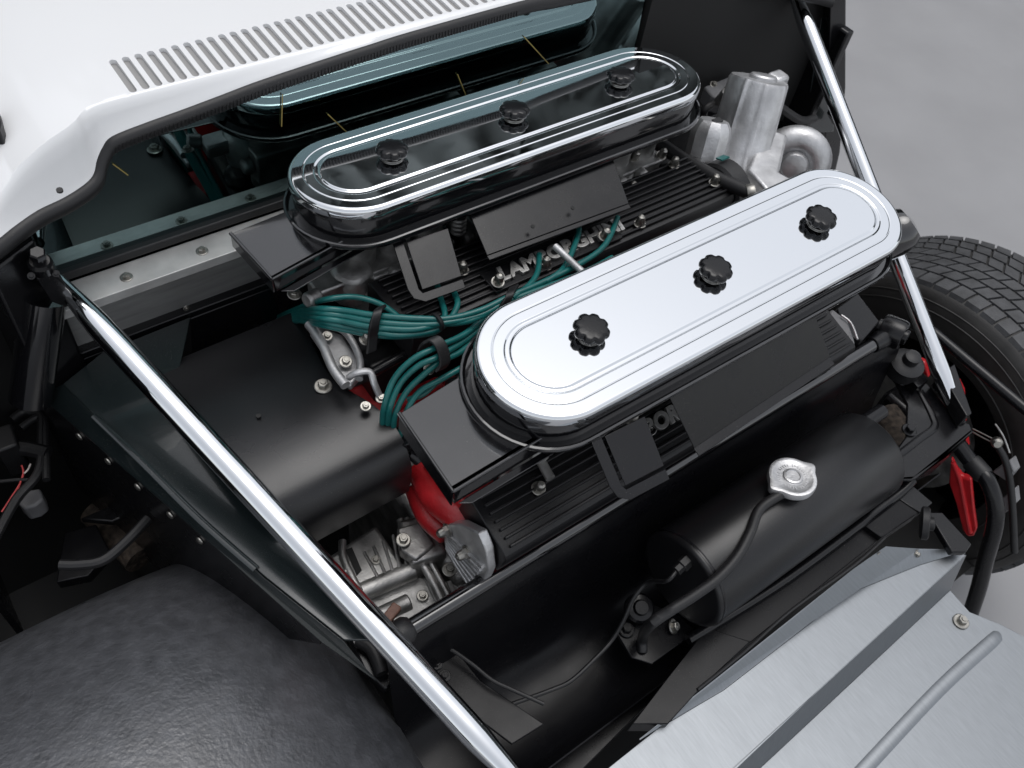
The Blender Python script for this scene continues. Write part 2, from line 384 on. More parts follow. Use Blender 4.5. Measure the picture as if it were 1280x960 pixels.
for a, b in (((141, 205), (160, 219)), ((353, 118), (352, 158)), ((410, 143), (435, 167)), ((572, 93), (583, 121)), ((655, 46), (686, 80))):
    w = MB(); w.tube([P(*a, Y=GY - .002), (P(*a, Y=GY - .002) + P(*b, Y=GY - .002)) / 2, P(*b, Y=GY - .002)], .0007, 8, 6); w.build('yellow_streak', 'yellow', car)  # thin yellow streaks drawn just in front of the window pane
bl = MB(); bl.box((-.21, .452, .735), (.82, .004, .235)); bulk = bl.build('bulkhead_panel', 'brushed', car, label='dull brushed aluminium bulkhead panel under the rear window')
fl = MB(); fl.box((-.22, .431, .8545), (.78, .042, .003)); fl.box((-.22, .4112, .8485), (.78, .0025, .012)); flo = fl.build('bulkhead_flange', 'flange', bulk, bevel=.0008)
for k in range(7):
    x = -.523 + k * .094
    bolt(flo, V(x, .428, .856), sc=.78)
bs = MB(); bs.box((0, .445, .745), (1.22, .016, .012)); bs.box((0, .440, .662), (1.22, .006, .155)); bs.build('bulkhead_lower_rail', 'satin', car, bevel=.002)

# ---- left corner: post, bracket, sleeve, inner panels
po = MB(); po.prism([V(-.655, .40, .45), V(-.60, .43, .45), V(-.60, .47, .45), V(-.67, .47, .45)], (0, 0, .50)); po.build('corner_post', 'satin', car, bevel=.004)
sl = MB(); a, b = P(55, 372, Y=.425), P(38, 500, Y=.40); sl.tube([a, (a + b) / 2, b], .024, 20, 4); sl.build('post_sleeve', 'gloss', car)
ip = MB(); ip.box((-.81, .39, .70), (.008, .20, .52)); ip.build('inner_side_panel', 'satin', car)

def strut(T, B, r, name_label, sleeve=None):
    st = MB(); d = (B - T); n = 40
    prof = []
    for i in range(n + 1):
        t = i / n; e = min(t, 1 - t) * d.length
        k = 0.55 + 0.45 * min(1, max(0, (e - .01) / .07)) ** .8 if e < .085 else 1.0
        prof.append((r * k, d.length * t))
    st.lathe(prof, T, d, 28)
    return st.build('brace_bar', 'chrome', car, ang=60, label=name_label)
TL = P(72, 350, Y=.425); BL = P(664, 995, z=.722)
sL = strut(TL, BL, .0150, 'chromed diagonal brace bar running past the textured wheel arch')
TR = P(988, -20, Y=.47); BR = P(1200, 526, z=.60)
sR = strut(TR, BR, .0148, 'chromed diagonal brace bar ending beside the rear tyre')
# bracket at the top of the left bar
bk = MB(); c = P(54, 338, Y=.43); dL = (BL - TL).normalized()
bk.prism([P(30, 318, Y=.43), P(52, 312, Y=.43), P(66, 325, Y=.43), P(73, 345, Y=.43), P(70, 357, Y=.43), P(48, 348, Y=.43)], (0, -.028, -.012))
bko = bk.build('brace_bracket', 'satin', car, bevel=.002)
e_ = MB(); e_.lathe([(0.0125, 0), (0.0125, .012), (.010, .016)], P(52, 336, Y=.41), (0.05, -.25, 1), n=20); e_.lathe([(.007, .016), (.007, .024), (.006, .026)], P(52, 336, Y=.41), (0.05, -.25, 1), n=16); e_.lathe([(.0085, .024), (.0085, .030), (.007, .032)], P(52, 336, Y=.41), (0.05, -.25, 1), n=6)
e_.build('pivot_bolt', 'satin', bko, ang=25)
for px, py in ((39, 345), (70, 342)): bolt(bko, P(px, py, Y=.40), (0.0, -.6, .8), .55, BOLT_BLACK)
# sleeve at the foot of the right bar
d = (BR - TR).normalized(); f_ = MB(); f_.cyl(BR - d * .075, BR + d * .005, .0105, .0085); f_.build('bar_end_sleeve', 'satin', sR, bevel=.001)
# sleeve/bracket at the head of the right bar
hb = MB(); hb.box(TR + V(0, .02, -.01), (.05, .04, .05)); hb.build('brace_bracket', 'satin', car, bevel=.003)

# ---- left ledge and side wall
lz = .75
led = MB(); led.prism([P(x, y, z=lz) for x, y in ((78, 480), (128, 440), (238, 396), (222, 470), (300, 600), (400, 720), (470, 800), (430, 800), (330, 720), (240, 640))], (0, 0, -.004))
led.build('side_ledge', 'panel', car, bevel=.001, label='dark glossy ledge beside the brace bar')
led2 = MB(); led2.prism([P(78, 480, z=lz + .004), P(240, 640, z=lz + .004), P(330, 722, z=lz + .004), P(430, 802, z=lz + .004), P(470, 850, z=lz - .016), P(402, 802, z=lz - .016), P(272, 686, z=lz - .016), P(50, 495, z=lz - .016)], (0, 0, -.004))
l2 = led2.build('ledge_flange', 'panel', car, bevel=.001)
rd = MB(); rd.tube([P(118, 520, z=lz + .001), P(180, 580, z=lz + .001), P(250, 650, z=lz + .001), P(320, 712, z=lz + .001)], .005, 10, 6, flat=.6); rd.build('stiffening_rib', 'panel', l2)
sw_ = MB(); a1, a2, a3 = P(50, 495, z=lz - .018), P(272, 686, z=lz - .018), P(400, 800, z=lz - .018)
sw_.prism([a1, a2, a3, a3 - V(0, 0, .012), a2.lerp(a3, .6) - V(0, 0, .10), a2 - V(0, 0, .30), a1 - V(0, 0, .30)], (.004, .002, 0)); swo = sw_.build('side_wall', 'satin', car)
nw = (a2 - a1).cross(V(0, 0, 1)).normalized(); nw = nw if nw.x < 0 else -nw
for t in (.22, .39, .56, .74, .9):
    link('rivet', RIVET, swo, mw=at(a1.lerp(a2, t) - V(0, 0, .018) + nw * .001, nw))
gu = MB(); gu.prism([P(238, 392, Y=.435), P(240, 440, Y=.42), P(203, 484, Y=.37), P(215, 455, Y=.42)], (-.004, 0, -.002)); gu.build('corner_gusset', 'gloss', car)
bolt(car, P(233, 385, Y=.435), (0, -1, .1), .45, name='bolt')

# ---- left wheel arch (rough black hump) 
ar = MB(); NX, NY = 70, 46; ac = (-1.05, -.13)
rows = []
for j in range(NY + 1):
    v = -1 + 2 * j / NY; row = []
    for i in range(NX + 1):
        u = -1 + 2 * i / NX
        x = ac[0] + .600 * u; y = ac[1] + .405 * v
        w = max(0, 1 - abs(u) ** 3.4); a = max(0, 1 - abs(v) ** 2.3)
        z = .36 + .402 * (w ** .40) * (a ** .5)
        z += .006 * math.sin(9 * x + 3 * y) + .004 * math.sin(17 * y - 4)
        row.append(V(x, y, z))
    rows.append(row)
ar.rings(rows, False, False, closed=False); ar.build('wheel_arch', 'under', car, ang=80, label='rough black undersealed inner wheel arch hump', recalc=True)
ae = MB(); ae.tube([rows[-1][i] for i in range(0, NX + 1, 3)], .004, 8, 3); ae.build('arch_lip', 'under', car)

# ---- dark left cavity contents
fp = MB(); fp.box((0, .08, .20), (1.5, .95, .02)); fp.box((-1.5, .1, .45), (.02, 1.5, .7)); fp.box((-1.2, .1, .20), (.6, 1.5, .02)); fp.box((-1.06, .50, .5), (.84, .02, .8)); fp.box((-.86, .1, .21), (.42, .9, .02)); fp.build('under_tray', 'cabin', car)
cx = MB(); c0 = P(10, 575, z=.50); cx.lathe([(.034, -.05), (.034, -.008), (.031, 0), (.024, .001), (.022, -.006)], c0, (0.1, -.35, 1), n=28); cx.lathe([(.012, -.01), (.010, .012), (.006, .014)], c0, (.1, -.35, 1), n=16); cx.build('filler_cup', 'cabin', car)
for pts, r, mt, nm in (
    (((22, 612), (28, 596), (29, 588), (27, 582)), .0012, 'pinkwire', 'red_wire'), (((30, 592), (35, 587), (38, 580)), .0012, 'whitewire', 'pale_wire'), (((2, 640), (14, 622), (24, 606), (29, 594)), .0011, 'pinkwire', 'red_wire'),
    (((0, 602), (20, 600), (44, 598), (55, 580)), .0025, 'rubber', 'wire'), (((15, 525), (30, 515), (50, 520), (52, 545), (48, 590), (20, 625), (-10, 680)), .006, 'rubber', 'loom'),
    (((24, 560), (40, 562), (60, 567)), .010, 'rubber', 'corrugated_hose'), (((20, 520), (40, 512), (60, 512)), .004, 'rubber', 'wire'), (((26, 535), (46, 522), (56, 530), (58, 600)), .005, 'rubber', 'wire'),
    (((75, 706), (100, 706), (130, 700), (160, 675), (185, 648)), .0065, 'rubber', 'coolant_hose')):
    t = MB(); t.tube([P(x, y, z=.64) for x, y in pts], r, 10, 6); t.build(nm, mt, car)
wb = MB(); wb.prism([P(x, y, z=.60) for x, y in ((20, 626), (36, 612), (50, 610), (54, 624), (44, 632), (30, 636))], (0, 0, -.03)); wb.build('bracket', 'grey', car, bevel=.003)
bx = MB(); bx.prism([P(x, y, z=.66) for x, y in ((-10, 535), (14, 528), (22, 555), (-6, 566))], (0, 0, -.06)); bx.build('relay_box', 'rubber', car, bevel=.003)
rc = MB(); rc.tube([P(118, 640, z=.45), P(150, 672, z=.45), P(175, 700, z=.45)], .022, 16, 5); rc.tube([P(160, 632, z=.45), P(210, 660, z=.45), P(245, 690, z=.45)], .020, 16, 5); rc.build('exhaust_pipe', 'rust', car)
gb = MB(); gb.prism([P(x, y, z=.5) for x, y in ((80, 665), (120, 655), (138, 690), (110, 720), (70, 728))], (0, 0, -.02)); gb.prism([P(x, y, z=.52) for x, y in ((100, 648), (160, 622), (176, 636), (140, 652))], (0, 0, -.012)); gb.build('heat_plate', 'satin', car, bevel=.002)

# ------------------------------------------------------------------ engine
# crankcase and gearbox mass
en = MB(); en.box((0, .12, .42), (.66, .30, .40)); en.build('crankcase', 'alu_dark', car, bevel=.01)
# cylinder heads: the rear red, the front coloured black
def head(yc, tilt, label, mt='red'):
    h = MB(); rot = Matrix.Rotation(tilt, 3, 'X')
    h.box(V(0, yc, .70), (.63, .15, .12), rot)
    for k in range(12):
        x = -.29 + .0527 * k; h.lathe([(.024, 0), (.022, .02), (.017, .026)], V(x, yc, .75), rot @ V(0, 0, 1), n=16)
    return h.build('cylinder_head', mt, car, bevel=.012, seg=3, label=label)
hn = head(.02, R_(18), 'red crackle painted cylinder head below the rear air cleaner')
hf = head(.27, R_(-18), 'cylinder head below the front air cleaner, coloured black to dim its reflection', 'crackle')  # black colour keeps a red reflection out of the rear window
rl = MB(); rl.tube([P(528, 588, z=.70), P(545, 620, z=.71), P(575, 645, z=.72), P(605, 655, z=.72)], .020, 16, 6); rl.tube([P(520, 610, z=.68), P(535, 645, z=.68), P(560, 668, z=.68)], .015, 14, 6); rl.box(P(625, 625, z=.72), (.07, .03, .04)); rl.build('intake_casting', 'red', hn, bevel=.004, label='lumpy red painted casting at the end of the head')
rv = MB(); rv.box(P(490, 500, z=.70), (.13, .06, .05)); rv.box(P(520, 480, z=.70), (.10, .10, .03)); rv.build('valley_casting', 'red', hf, bevel=.006)
rv2 = MB(); rv2.prism([P(x, y, z=.80) for x, y in ((795, 240), (805, 212), (825, 205), (838, 225))], (0, 0, -.06)); rv2.build('valley_casting', 'red', hf, bevel=.004)

# ribbed cam covers
def cam_cover(p_end0, p_end1, zc, yc, width, tilt, ribs, name_label, nuts):
    x0, x1 = p_end0, p_end1; Lx = x1 - x0; rot = Matrix.Rotation(tilt, 3, 'X'); o = V((x0 + x1) / 2, yc, zc)
    cv = MB(); w = width / 2
    ring = [(-w, -.05), (-w, -.008), (-w + .004, -.002), (-w + .010, 0), (w - .010, 0), (w - .004, -.002), (w, -.008), (w, -.05)]
    cv.rings([[o + rot @ V(s_ * Lx / 2, y, z) for y, z in ring] for s_ in (-1, 1)])
    c_ = cv.build('cam_cover', 'crackle', car, label=name_label, bevel=.0015)
    rm = MB(); rm.box((0, 0, 0), (Lx - .02, .0034, .0052)); RM = shared(rm, 'cooling_rib', 'crackle')
    nr = ribs; span = width - .022
    for k in range(nr):
        y = -span / 2 + span * k / (nr - 1)
        link('cooling_rib', RM, c_, bevel=.001, mw=Matrix.Translation(o + rot @ V(0, y, .0025)) @ rot.to_4x4())
    for (fx, fy) in nuts:
        p = o + rot @ V(fx * Lx, fy * width, .003); link('cap_nut', CAPNUT, c_, mw=at(p, rot @ V(0, 0, 1), .2))
    return c_, o, rot
ccf, of, rf = cam_cover(-.285, .262, .872, .222, .105, R_(0), 9, 'black ribbed cam cover with raised lettering beside the teal leads', [(-.30, .06), (-.12, -.36), (.12, .40), (.18, -.34), (.42, .36), (.47, -.2)])
ccn, on, rn = cam_cover(-.318, .30, .782, -.047, .086, R_(14), 7, 'black ribbed cam cover with finned end plate above the gearbox', [(-.375, .10), (-.12, .30), (.2, .1)])
cci, oi, ri = cam_cover(-.25, .26, .80, .115, .06, R_(0), 5, 'black cam cover in the valley under the teal leads', [(-.42, .2)])
ccx, ox_, rx_ = cam_cover(-.28, .27, .80, .40, .07, R_(-10), 5, 'black cam cover beside the bulkhead', [(-.42, .1)])
# raised lettering
def lettering(text, size, parent, o, rot, label):
    cu = bpy.data.curves.new('lettering', 'FONT'); cu.body = text; cu.size = size; cu.extrude = .0022; cu.bevel_depth = .0004
    cu.shear = .25; cu.offset = .0011; cu.space_character = 1.02; cu.align_x = 'LEFT'
    tmp = bpy.data.objects.new('tmp', cu); col.objects.link(tmp); dg = bpy.context.evaluated_depsgraph_get()
    me = bpy.data.meshes.new_from_object(tmp.evaluated_get(dg)); bpy.data.objects.remove(tmp)
    me.materials.clear(); me.materials.append(M['alu_dark']); me.name = 'lettering'
    ob = link('lettering', me, parent, label=label); ob.matrix_basis = Matrix.Translation(o) @ rot.to_4x4(); return ob
pb = MB(); tp = P(628, 354, z=.8785); tq = P(768, 300, z=.8785)
lw = (tq - tp).length
pb.box(V((tp.x + tq.x) / 2, tp.y + .010, .8755), (lw + .03, .036, .0045)); pb.build('name_plate', 'crackle', ccf, bevel=.001)
lettering('LAMBORGHINI', .030, ccf, V(tp.x, tp.y + .001, .8800), Matrix.Identity(3), 'raised bare metal capital lettering')
tn = P(806, 590, z=.785)
lettering('LAMBORGHINI', .028, ccn, V(tn.x - .020, on.y - .005, on.z + .006), rn, 'raised bare metal capital lettering')
# finned end plate of the rear cover
ep = MB(); epc = [P(x, y, X=-.332) for x, y in ((556, 655), (575, 655), (598, 667), (607, 688), (610, 714), (604, 728), (590, 736), (572, 716), (557, 690), (553, 668))]
ep.prism(epc, (.012, 0, 0)); epo = ep.build('end_plate', 'alu', ccn, bevel=.002, label='finned bare alloy end plate of the cam cover')
for k in range(7):
    t = k / 6; a = P(561 - 3 * t, 668 + 16 * t, X=-.3335); b = P(604 - 17 * t, 708 + 24 * t, X=-.3335)
    fn = MB(); fn.tube([a, (a + b) / 2 + V(0, .003, -.002), b], .0026, 10, 5); fn.build('fin', 'alu', epo)
for px, py in ((560, 662), (584, 690)): link('cap_nut', CAPNUT, epo, mw=at(P(px, py, X=-.333), (-1, 0, .1)) @ Matrix.Scale(1.0, 4))
# timing end bulge of the front cover
tb = MB(); c = P(897, 240, z=.872); tb.lathe([(.042, 0), (.046, .004), (.046, .030), (.040, .036)], V(.262, .205, .845), (1, 0, 0), n=36); tbo = tb.build('timing_cover', 'rubber', car, ang=40)
tg = MB(); tg.box(V(.280, .225, .8915), (.016, .012, .002), Matrix.Rotation(R_(-20), 3, 'X')); tg.build('paint_tag', 'teal', tbo)
# gearbox casting at the left
gbx = MB()
gbx.prism([P(x, y, z=.62) for x, y in ((400, 702), (470, 655), (512, 716), (445, 748))], (0, 0, -.14))
gbx.prism([P(x, y, z=.60) for x, y in ((445, 745), (515, 716), (600, 730), (580, 770), (500, 790))], (0, 0, -.12))
gbx.prism([P(x, y, z=.64) for x, y in ((496, 650), (540, 640), (560, 690), (515, 706))], (0, 0, -.12))
gxo = gbx.build('gearbox', 'alu_dark', car, bevel=.006, seg=3, label='bare grey alloy gearbox casting with bolts and seams')
for pts, r in ((((500, 650), (520, 690), (545, 735), (560, 770)), .0055), (((508, 648), (530, 688), (553, 730), (570, 765)), .004), (((400, 735), (436, 712)), .004), (((428, 676), (430, 700), (450, 740)), .005)):
    t = MB(); t.tube([P(x, y, z=.622) for x, y in pts], r, 14, 5, smooth=len(pts) > 2); t.build('casting_rib', 'alu_dark', gxo)
bs_ = MB(); bs_.cyl(P(448, 742, z=.612), P(518, 712, z=.612), .0125); bs_.cyl(P(470, 772, z=.60), P(512, 752, z=.60), .011); bs_.build('shaft_boss', 'alu_dark', gxo, bevel=.002)
for k in range(5):
    t = k / 4; w_ = MB(); a = P(455 + 12 * k, 690 - 7 * k, z=.6205); b = P(476 + 8 * k, 728 - 5 * k, z=.6205); w_.tube([a, b], .0022, 8, smooth=False); w_.build('casting_web', 'alu_dark', gxo)
for k in range(4):
    w_ = MB(); w_.prism([P(530 + 14 * k, 722 + 2 * k, z=.606), P(536 + 14 * k, 721 + 2 * k, z=.606), P(556 + 10 * k, 762 - 4 * k, z=.606), P(550 + 10 * k, 764 - 4 * k, z=.606)], (0, 0, -.012)); w_.build('casting_web', 'alu_dark', gxo, bevel=.001)
bolt(gxo, P(470, 700, z=.621), (0, 0, 1), .7); bolt(gxo, P(418, 716, z=.621), (0, 0, 1), .8); bolt(gxo, P(528, 745, z=.603), (0, 0, 1), .8)
sl_ = MB(); sl_.prism([P(x, y, z=.624) for x, y in ((432, 687), (440, 684), (452, 712), (446, 718))], (0, 0, -.003)); sl_.build('slot', 'cabin', gxo)
for px, py in ((562, 712), (504, 675)): bolt(gxo, P(px, py, z=.65), (0, -.1, 1), 1.0)
pl = MB(); pl.prism([P(x, y, z=.645) for x, y in ((496, 660), (524, 652), (545, 680), (520, 700), (500, 688))], (0, 0, -.02)); pl.build('cover_plate', 'alu_dark', gxo, bevel=.003)
# head hardware: spark plug well cap, boots, linkage
ca = MB(); c = P(650, 598, z=.775); ca.lathe([(.024, -.03), (.024, -.006), (.021, -.002), (.016, 0), (.015, .003), (.009, .005), (.008, .012), (.004, .014)], c, (0, -.15, 1), n=28); ca.build('plug_well_cap', 'alu_dark', car, label='round grey metal cap beside the rear head')
for (x, y, s_) in ((597, 624, 1.0), (612, 598, .8)):
    k = MB(); c = P(x, y, z=.755); k.lathe([(.016 * s_, -.02), (.016 * s_, 0), (.010 * s_, .004), (.008 * s_, .012)], c, (0, -.3, 1), n=20); ko = k.build('plug_boot', 'rubber', car)
    bolt(ko, c + V(0, -.003, .010), (0, -.3, 1), .6)
lk = MB(); lk.tube([P(668, 560, z=.80), P(678, 580, z=.80), P(688, 598, z=.80)], .006, 12, 4); lk.lathe([(.008, -.004), (.008, .004)], P(668, 560, z=.80), (.6, .3, .2), n=16); lk.build('throttle_link', 'alu_dark', car)
# carburettors: three per bank below the trays
for yb, zb in ((.02, .855), (.325, .855)):
    for x in (-.19, 0, .19):
        c = MB(); o = V(x - (.028 if yb > .2 else 0), yb, zb)
        c.box(o + V(0, 0, -.02), (.15, .07, .05))
        for k in (-1, 0, 1): c.lathe([(.022, -.07), (.022, .02), (.026, .055)], o + V(k * .05, 0, 0), n=20)
        for k in (-1, 1):
            c.lathe([(.013, 0), (.013, .012), (.008, .016)], o + V(k * .045, -.035, -.02), (0, -1, 0), n=14)
            c.lathe([(.010, 0), (.010, .012), (.006, .016)], o + V(k * .02, -.035, 0), (0, -1, 0), n=12)
            c.lathe([(.012, 0), (.012, .012), (.008, .016)], o + V(-.075, k * .016, -.02), (-1, 0, 0), n=14)
        co = c.build('carburettor', 'alu_dark', car, bevel=.003)
# alloy mechanism seen below the front intake horn
wc = MB(); o = P(440, 335, z=.87); wc.lathe([(.026, -.05), (.028, -.01), (.022, 0), (.012, .003)], o, (0, -.2, 1), n=22); wc.box(o + V(-.03, .0, -.015), (.05, .03, .02)); wc.lathe([(.010, 0), (.010, .02)], o + V(-.052, -.01, -.012), (-1, -.3, .2), n=14); wc.box(o + V(.04, -.01, -.02), (.04, .02, .018)); wc.lathe([(.02, -.06), (.016, 0)], o + V(.02, -.03, -.03), (0, -.3, 1), n=18)
wc.build('choke_body', 'alu_dark', car, bevel=.003, label='tarnished carburettor body below the front intake horn')
for px, py in ((368, 368), (597, 327), (573, 285)):
    bolt(car, P(px, py, z=.86), (0, -.2, 1), .9)
sp = MB()
for k in range(4): sp.lathe([(.009, 0), (.011, .002), (.011, .004), (.009, .006)], P(572, 290, z=.86) + V(0, 0, k * .007), n=16)
sp.build('spring', 'alu_dark', car)
# ribbed alloy bracket by the leads
ab = MB(); ab.prism([P(x, y, z=.82) for x, y in ((386, 412), (400, 408), (428, 418), (448, 446), (449, 470), (438, 482), (424, 470), (405, 440))], (0, 0, -.012))
abo = ab.build('distributor_bracket', 'alu', car, bevel=.003, label='bare alloy bracket between the black cover and the leads')
ab2 = MB(); ab2.tube([P(386, 405, z=.832), P(402, 428, z=.832), P(416, 460, z=.832), P(432, 482, z=.832)], .006, 12, 6); ab2.tube([P(400, 404, z=.832), P(430, 414, z=.832), P(449, 446, z=.832), P(449, 474, z=.832)], .0045, 12, 6); ab2.build('bracket_rim', 'alu', abo)
bolt(abo, P(432, 452, z=.828), (0, -.3, 1), .85); bolt(abo, P(409, 420, z=.828), (0, -.3, 1), .7)
lv = MB(); lv.tube([P(436, 472, z=.83), P(446, 466, z=.84), P(462, 465, z=.84), P(468, 480, z=.83), P(476, 498, z=.81)], .0042, 10, 6); lv.build('linkage_rod', 'alu', car)
for px, py in ((476, 498), (457, 508)): bolt(car, P(px, py, z=.812), (0, -.2, 1), .7)
rdk = MB(); rdk.tube([P(462, 468, z=.825), P(612, 383, z=.825)], .006, 12, smooth=False); rdk.build('fuel_rail', 'satin', car)
# fuel pipes, linkages seen past the trays
lr = MB(); lr.tube([P(694, 308, z=.91), P(728, 340, z=.91)], .0045, 12, smooth=False); lr.build('linkage_rod', 'alu', car)
bp = MB(); bp.tube([P(822, 178, z=.86), P(855, 200, z=.865), P(895, 222, z=.875), P(938, 241, z=.885)], .0105, 16, 6); bp.build('breather_hose', 'rubber', car, label='black hose reaching to the silver casting')
hc = MB(); hc.lathe([(.012, -.006), (.013, -.004), (.013, .004), (.012, .006)], P(938, 241, z=.885), (.8, -.5, .3), n=18); hc.build('hose_clip', 'steel', car)
for pts, r, mt, nm in ((((790, 220), (800, 205), (822, 200), (838, 210)), .006, 'alu_dark', 'fuel_pipe'), (((782, 230), (790, 215), (786, 200)), .007, 'alu_dark', 'fuel_pipe'), (((800, 195), (835, 205), (880, 205), (900, 225)), .010, 'rubber', 'coolant_hose')):
    t = MB(); t.tube([P(x, y, z=.85) for x, y in pts], r, 12, 6); t.build(nm, mt, car)
for px, py in ((792, 198), (788, 236), (826, 195)): bolt(car, P(px, py, z=.86), (0, -.3, 1), 1.0, CAPNUT, 'cap_nut')

# ---- big black distributor cover
dc = MB(); pr_ = [P(x, y, z=z) for x, y, z in ((371, 388, .745), (382, 410, .766), (395, 440, .784), (411, 467, .794), (433, 487, .800), (462, 503, .802), (488, 526, .799), (505, 553, .789), (514, 580, .764), (514, 598, .735), (511, 614, .700))]
pr_ = smooth_path(pr_, 4); rg_o = []
def proj(v):
    c = RC @ (np.array(v) - CAM); return c[:2] / c[2] * FPX + np.array([640., 480.])
def strut_x(y, z):                        # the slanting left edge is tucked below the chromed bar
    a, b = proj(TL), proj(BL); lo_, hi_ = -.75, -.35
    for _ in range(30):
        mid_ = (lo_ + hi_) / 2; q = proj((mid_, y, z)); xl = a[0] + (b[0] - a[0]) * (q[1] - a[1]) / (b[1] - a[1])
        if q[0] < xl - 2: lo_ = mid_
        else: hi_ = mid_
    return mid_
n_ = len(pr_)
for k in range(9):
    f = k / 8; ring = []
    for p in pr_: ring.append(V(strut_x(p.y, p.z) + (p.x - strut_x(p.y, p.z)) * f, p.y, p.z - .004 * (1 - f)))
    low_ = []
    for i_, p in enumerate(ring):
        a = ring[max(i_ - 1, 0)]; b = ring[min(i_ + 1, n_ - 1)]; t = V(0, b.y - a.y, b.z - a.z).normalized(); low_.append(p + V(0, t.z, -t.y) * -.0018 if False else p - V(0, -t.z, t.y) * -.0018)
    rg_o.append(ring + low_[::-1])
dc.rings(rg_o)
dco = dc.build('distributor_cover', 'powder', car, ang=60, label='large curved black sheet cover across the chromed bar')
bolt(dco, P(404, 483, z=.7995), (0, -.05, 1), 1.15)
dh = MB(); dh.lathe([(.003, -.001), (.003, .0008)], P(323, 520, z=.798), n=12); dh.build('rivet_hole', 'cabin', dco)
dp = MB(); dp.cyl(P(508, 548, z=.79), P(520, 562, z=.77), .010); dp.cyl(P(512, 566, z=.77), P(524, 576, z=.76), .007); dp.build('lead_terminal', 'satin', car, bevel=.001)

# ---- teal ignition leads
leads = [
    [(335, 406, .62), (352, 398, .69), (372, 390, .765), (395, 386, .872), (430, 388, .885), (468, 394, .892), (520, 398, .895), (560, 398, .895), (600, 388, .897), (638, 370, .90), (680, 352, .90), (728, 328, .90), (757, 305, .895), (772, 272, .885)],
    [(335, 410, .62), (352, 402, .69), (372, 393, .765), (395, 391, .868), (430, 395, .88), (468, 402, .888), (520, 406, .89), (560, 403, .892), (600, 394, .892), (636, 376, .897), (690, 356, .897), (735, 338, .895), (765, 322, .89)],
    [(335, 414, .62), (352, 406, .69), (372, 396, .765), (395, 397, .864), (430, 402, .877), (468, 409, .884), (515, 412, .887), (548, 406, .889), (590, 400, .89), (636, 378, .893), (680, 362, .892), (720, 352, .89)],
    [(335, 417, .62), (352, 409, .69), (372, 398, .765), (400, 402, .86), (440, 410, .87), (468, 415, .878), (500, 419, .88), (540, 414, .882), (560, 402, .885), (572, 380, .885), (566, 362, .88)],
    [(335, 420, .62), (352, 412, .69), (372, 401, .765), (400, 406, .855), (440, 414, .865), (470, 419, .872), (505, 420, .875), (545, 414, .88), (556, 395, .882), (550, 370, .878), (545, 350, .875)],
    [(335, 402, .62), (352, 394, .69), (372, 386, .765), (400, 376, .87), (440, 371, .88), (475, 380, .88), (500, 398, .88)],
    [(682, 352, .90), (700, 340, .90), (712, 322, .893), (722, 296, .885), (724, 285, .882)],
    [(640, 372, .90), (660, 358, .898), (672, 340, .89), (674, 318, .883)],
    [(470, 575, .69), (477, 540, .775), (480, 510, .83), (492, 475, .86), (515, 450, .88), (545, 434, .888), (580, 418, .88), (612, 392, .87), (640, 372, .86)],
    [(478, 575, .69), (484, 540, .775), (487, 512, .83), (500, 480, .855), (522, 458, .875), (547, 446, .882), (580, 426, .872), (608, 404, .865), (640, 385, .855)],
    [(486, 578, .69), (491, 543, .775), (494, 518, .82), (508, 490, .845), (530, 468, .865), (550, 452, .873), (575, 440, .868), (600, 418, .86), (625, 402, .85)],
    [(496, 580, .68), (500, 545, .77), (508, 515, .82), (524, 490, .84), (550, 475, .85), (580, 458, .855), (612, 440, .85), (640, 425, .84)],
    [(498, 560, .77), (500, 545, .785), (505, 528, .80)], [(510, 500, .82), (530, 492, .83), (545, 478, .84)],
]
for L_ in leads:
    t = MB(); t.tube([P(x, y, z=z) for x, y, z in L_], .0037, 12, 7); t.build('ignition_lead', 'teal', car, ang=80, label='teal silicone ignition lead')
def clip(pts, w, th=.004, label=None):
    c = MB(); ps = smooth_path(pts, 6); d = V(1, 0, 0)
    rg = []
    for i, p in enumerate(ps):
        t = (ps[min(i + 1, len(ps) - 1)] - ps[max(i - 1, 0)]).normalized(); n = d.cross(t).normalized()
        rg.append([p + d * (w / 2) + n * th / 2, p - d * (w / 2) + n * th / 2, p - d * (w / 2) - n * th / 2, p + d * (w / 2) - n * th / 2])
    c.rings(rg); return c.build('lead_clip', 'rubber', car, ang=50, bevel=.001)
clip([P(464, 440, z=.86), P(466, 420, z=.878), P(468, 405, z=.896), P(472, 390, z=.905), P(477, 384, z=.895)], .013)
clip([P(626, 388, z=.885), P(632, 378, z=.902), P(638, 367, z=.908), P(643, 358, z=.898)], .014)
clip([P(527, 440, z=.87), P(533, 428, z=.892), P(543, 424, z=.90), P(552, 434, z=.895), P(556, 452, z=.882), P(550, 462, z=.872)], .014)
tie = MB(); tie.lathe([(.0105, -.002), (.012, 0), (.0105, .002)], P(547, 402, z=.892), (1, .1, .05), n=18); tie.build('cable_tie', 'rubber', car)
bolt(car, P(622, 353, z=.885), (0, -.2, 1), 1.0, CAPNUT, 'cap_nut'); bolt(car, P(536, 462, z=.86), (0, -.4, 1), .7); bolt(car, P(457, 424, z=.86), (0, -.4, 1), .9, CAPNUT, 'cap_nut'); bolt(car, P(755, 296, z=.885), (0, -.2, 1), 1.0, CAPNUT, 'cap_nut')

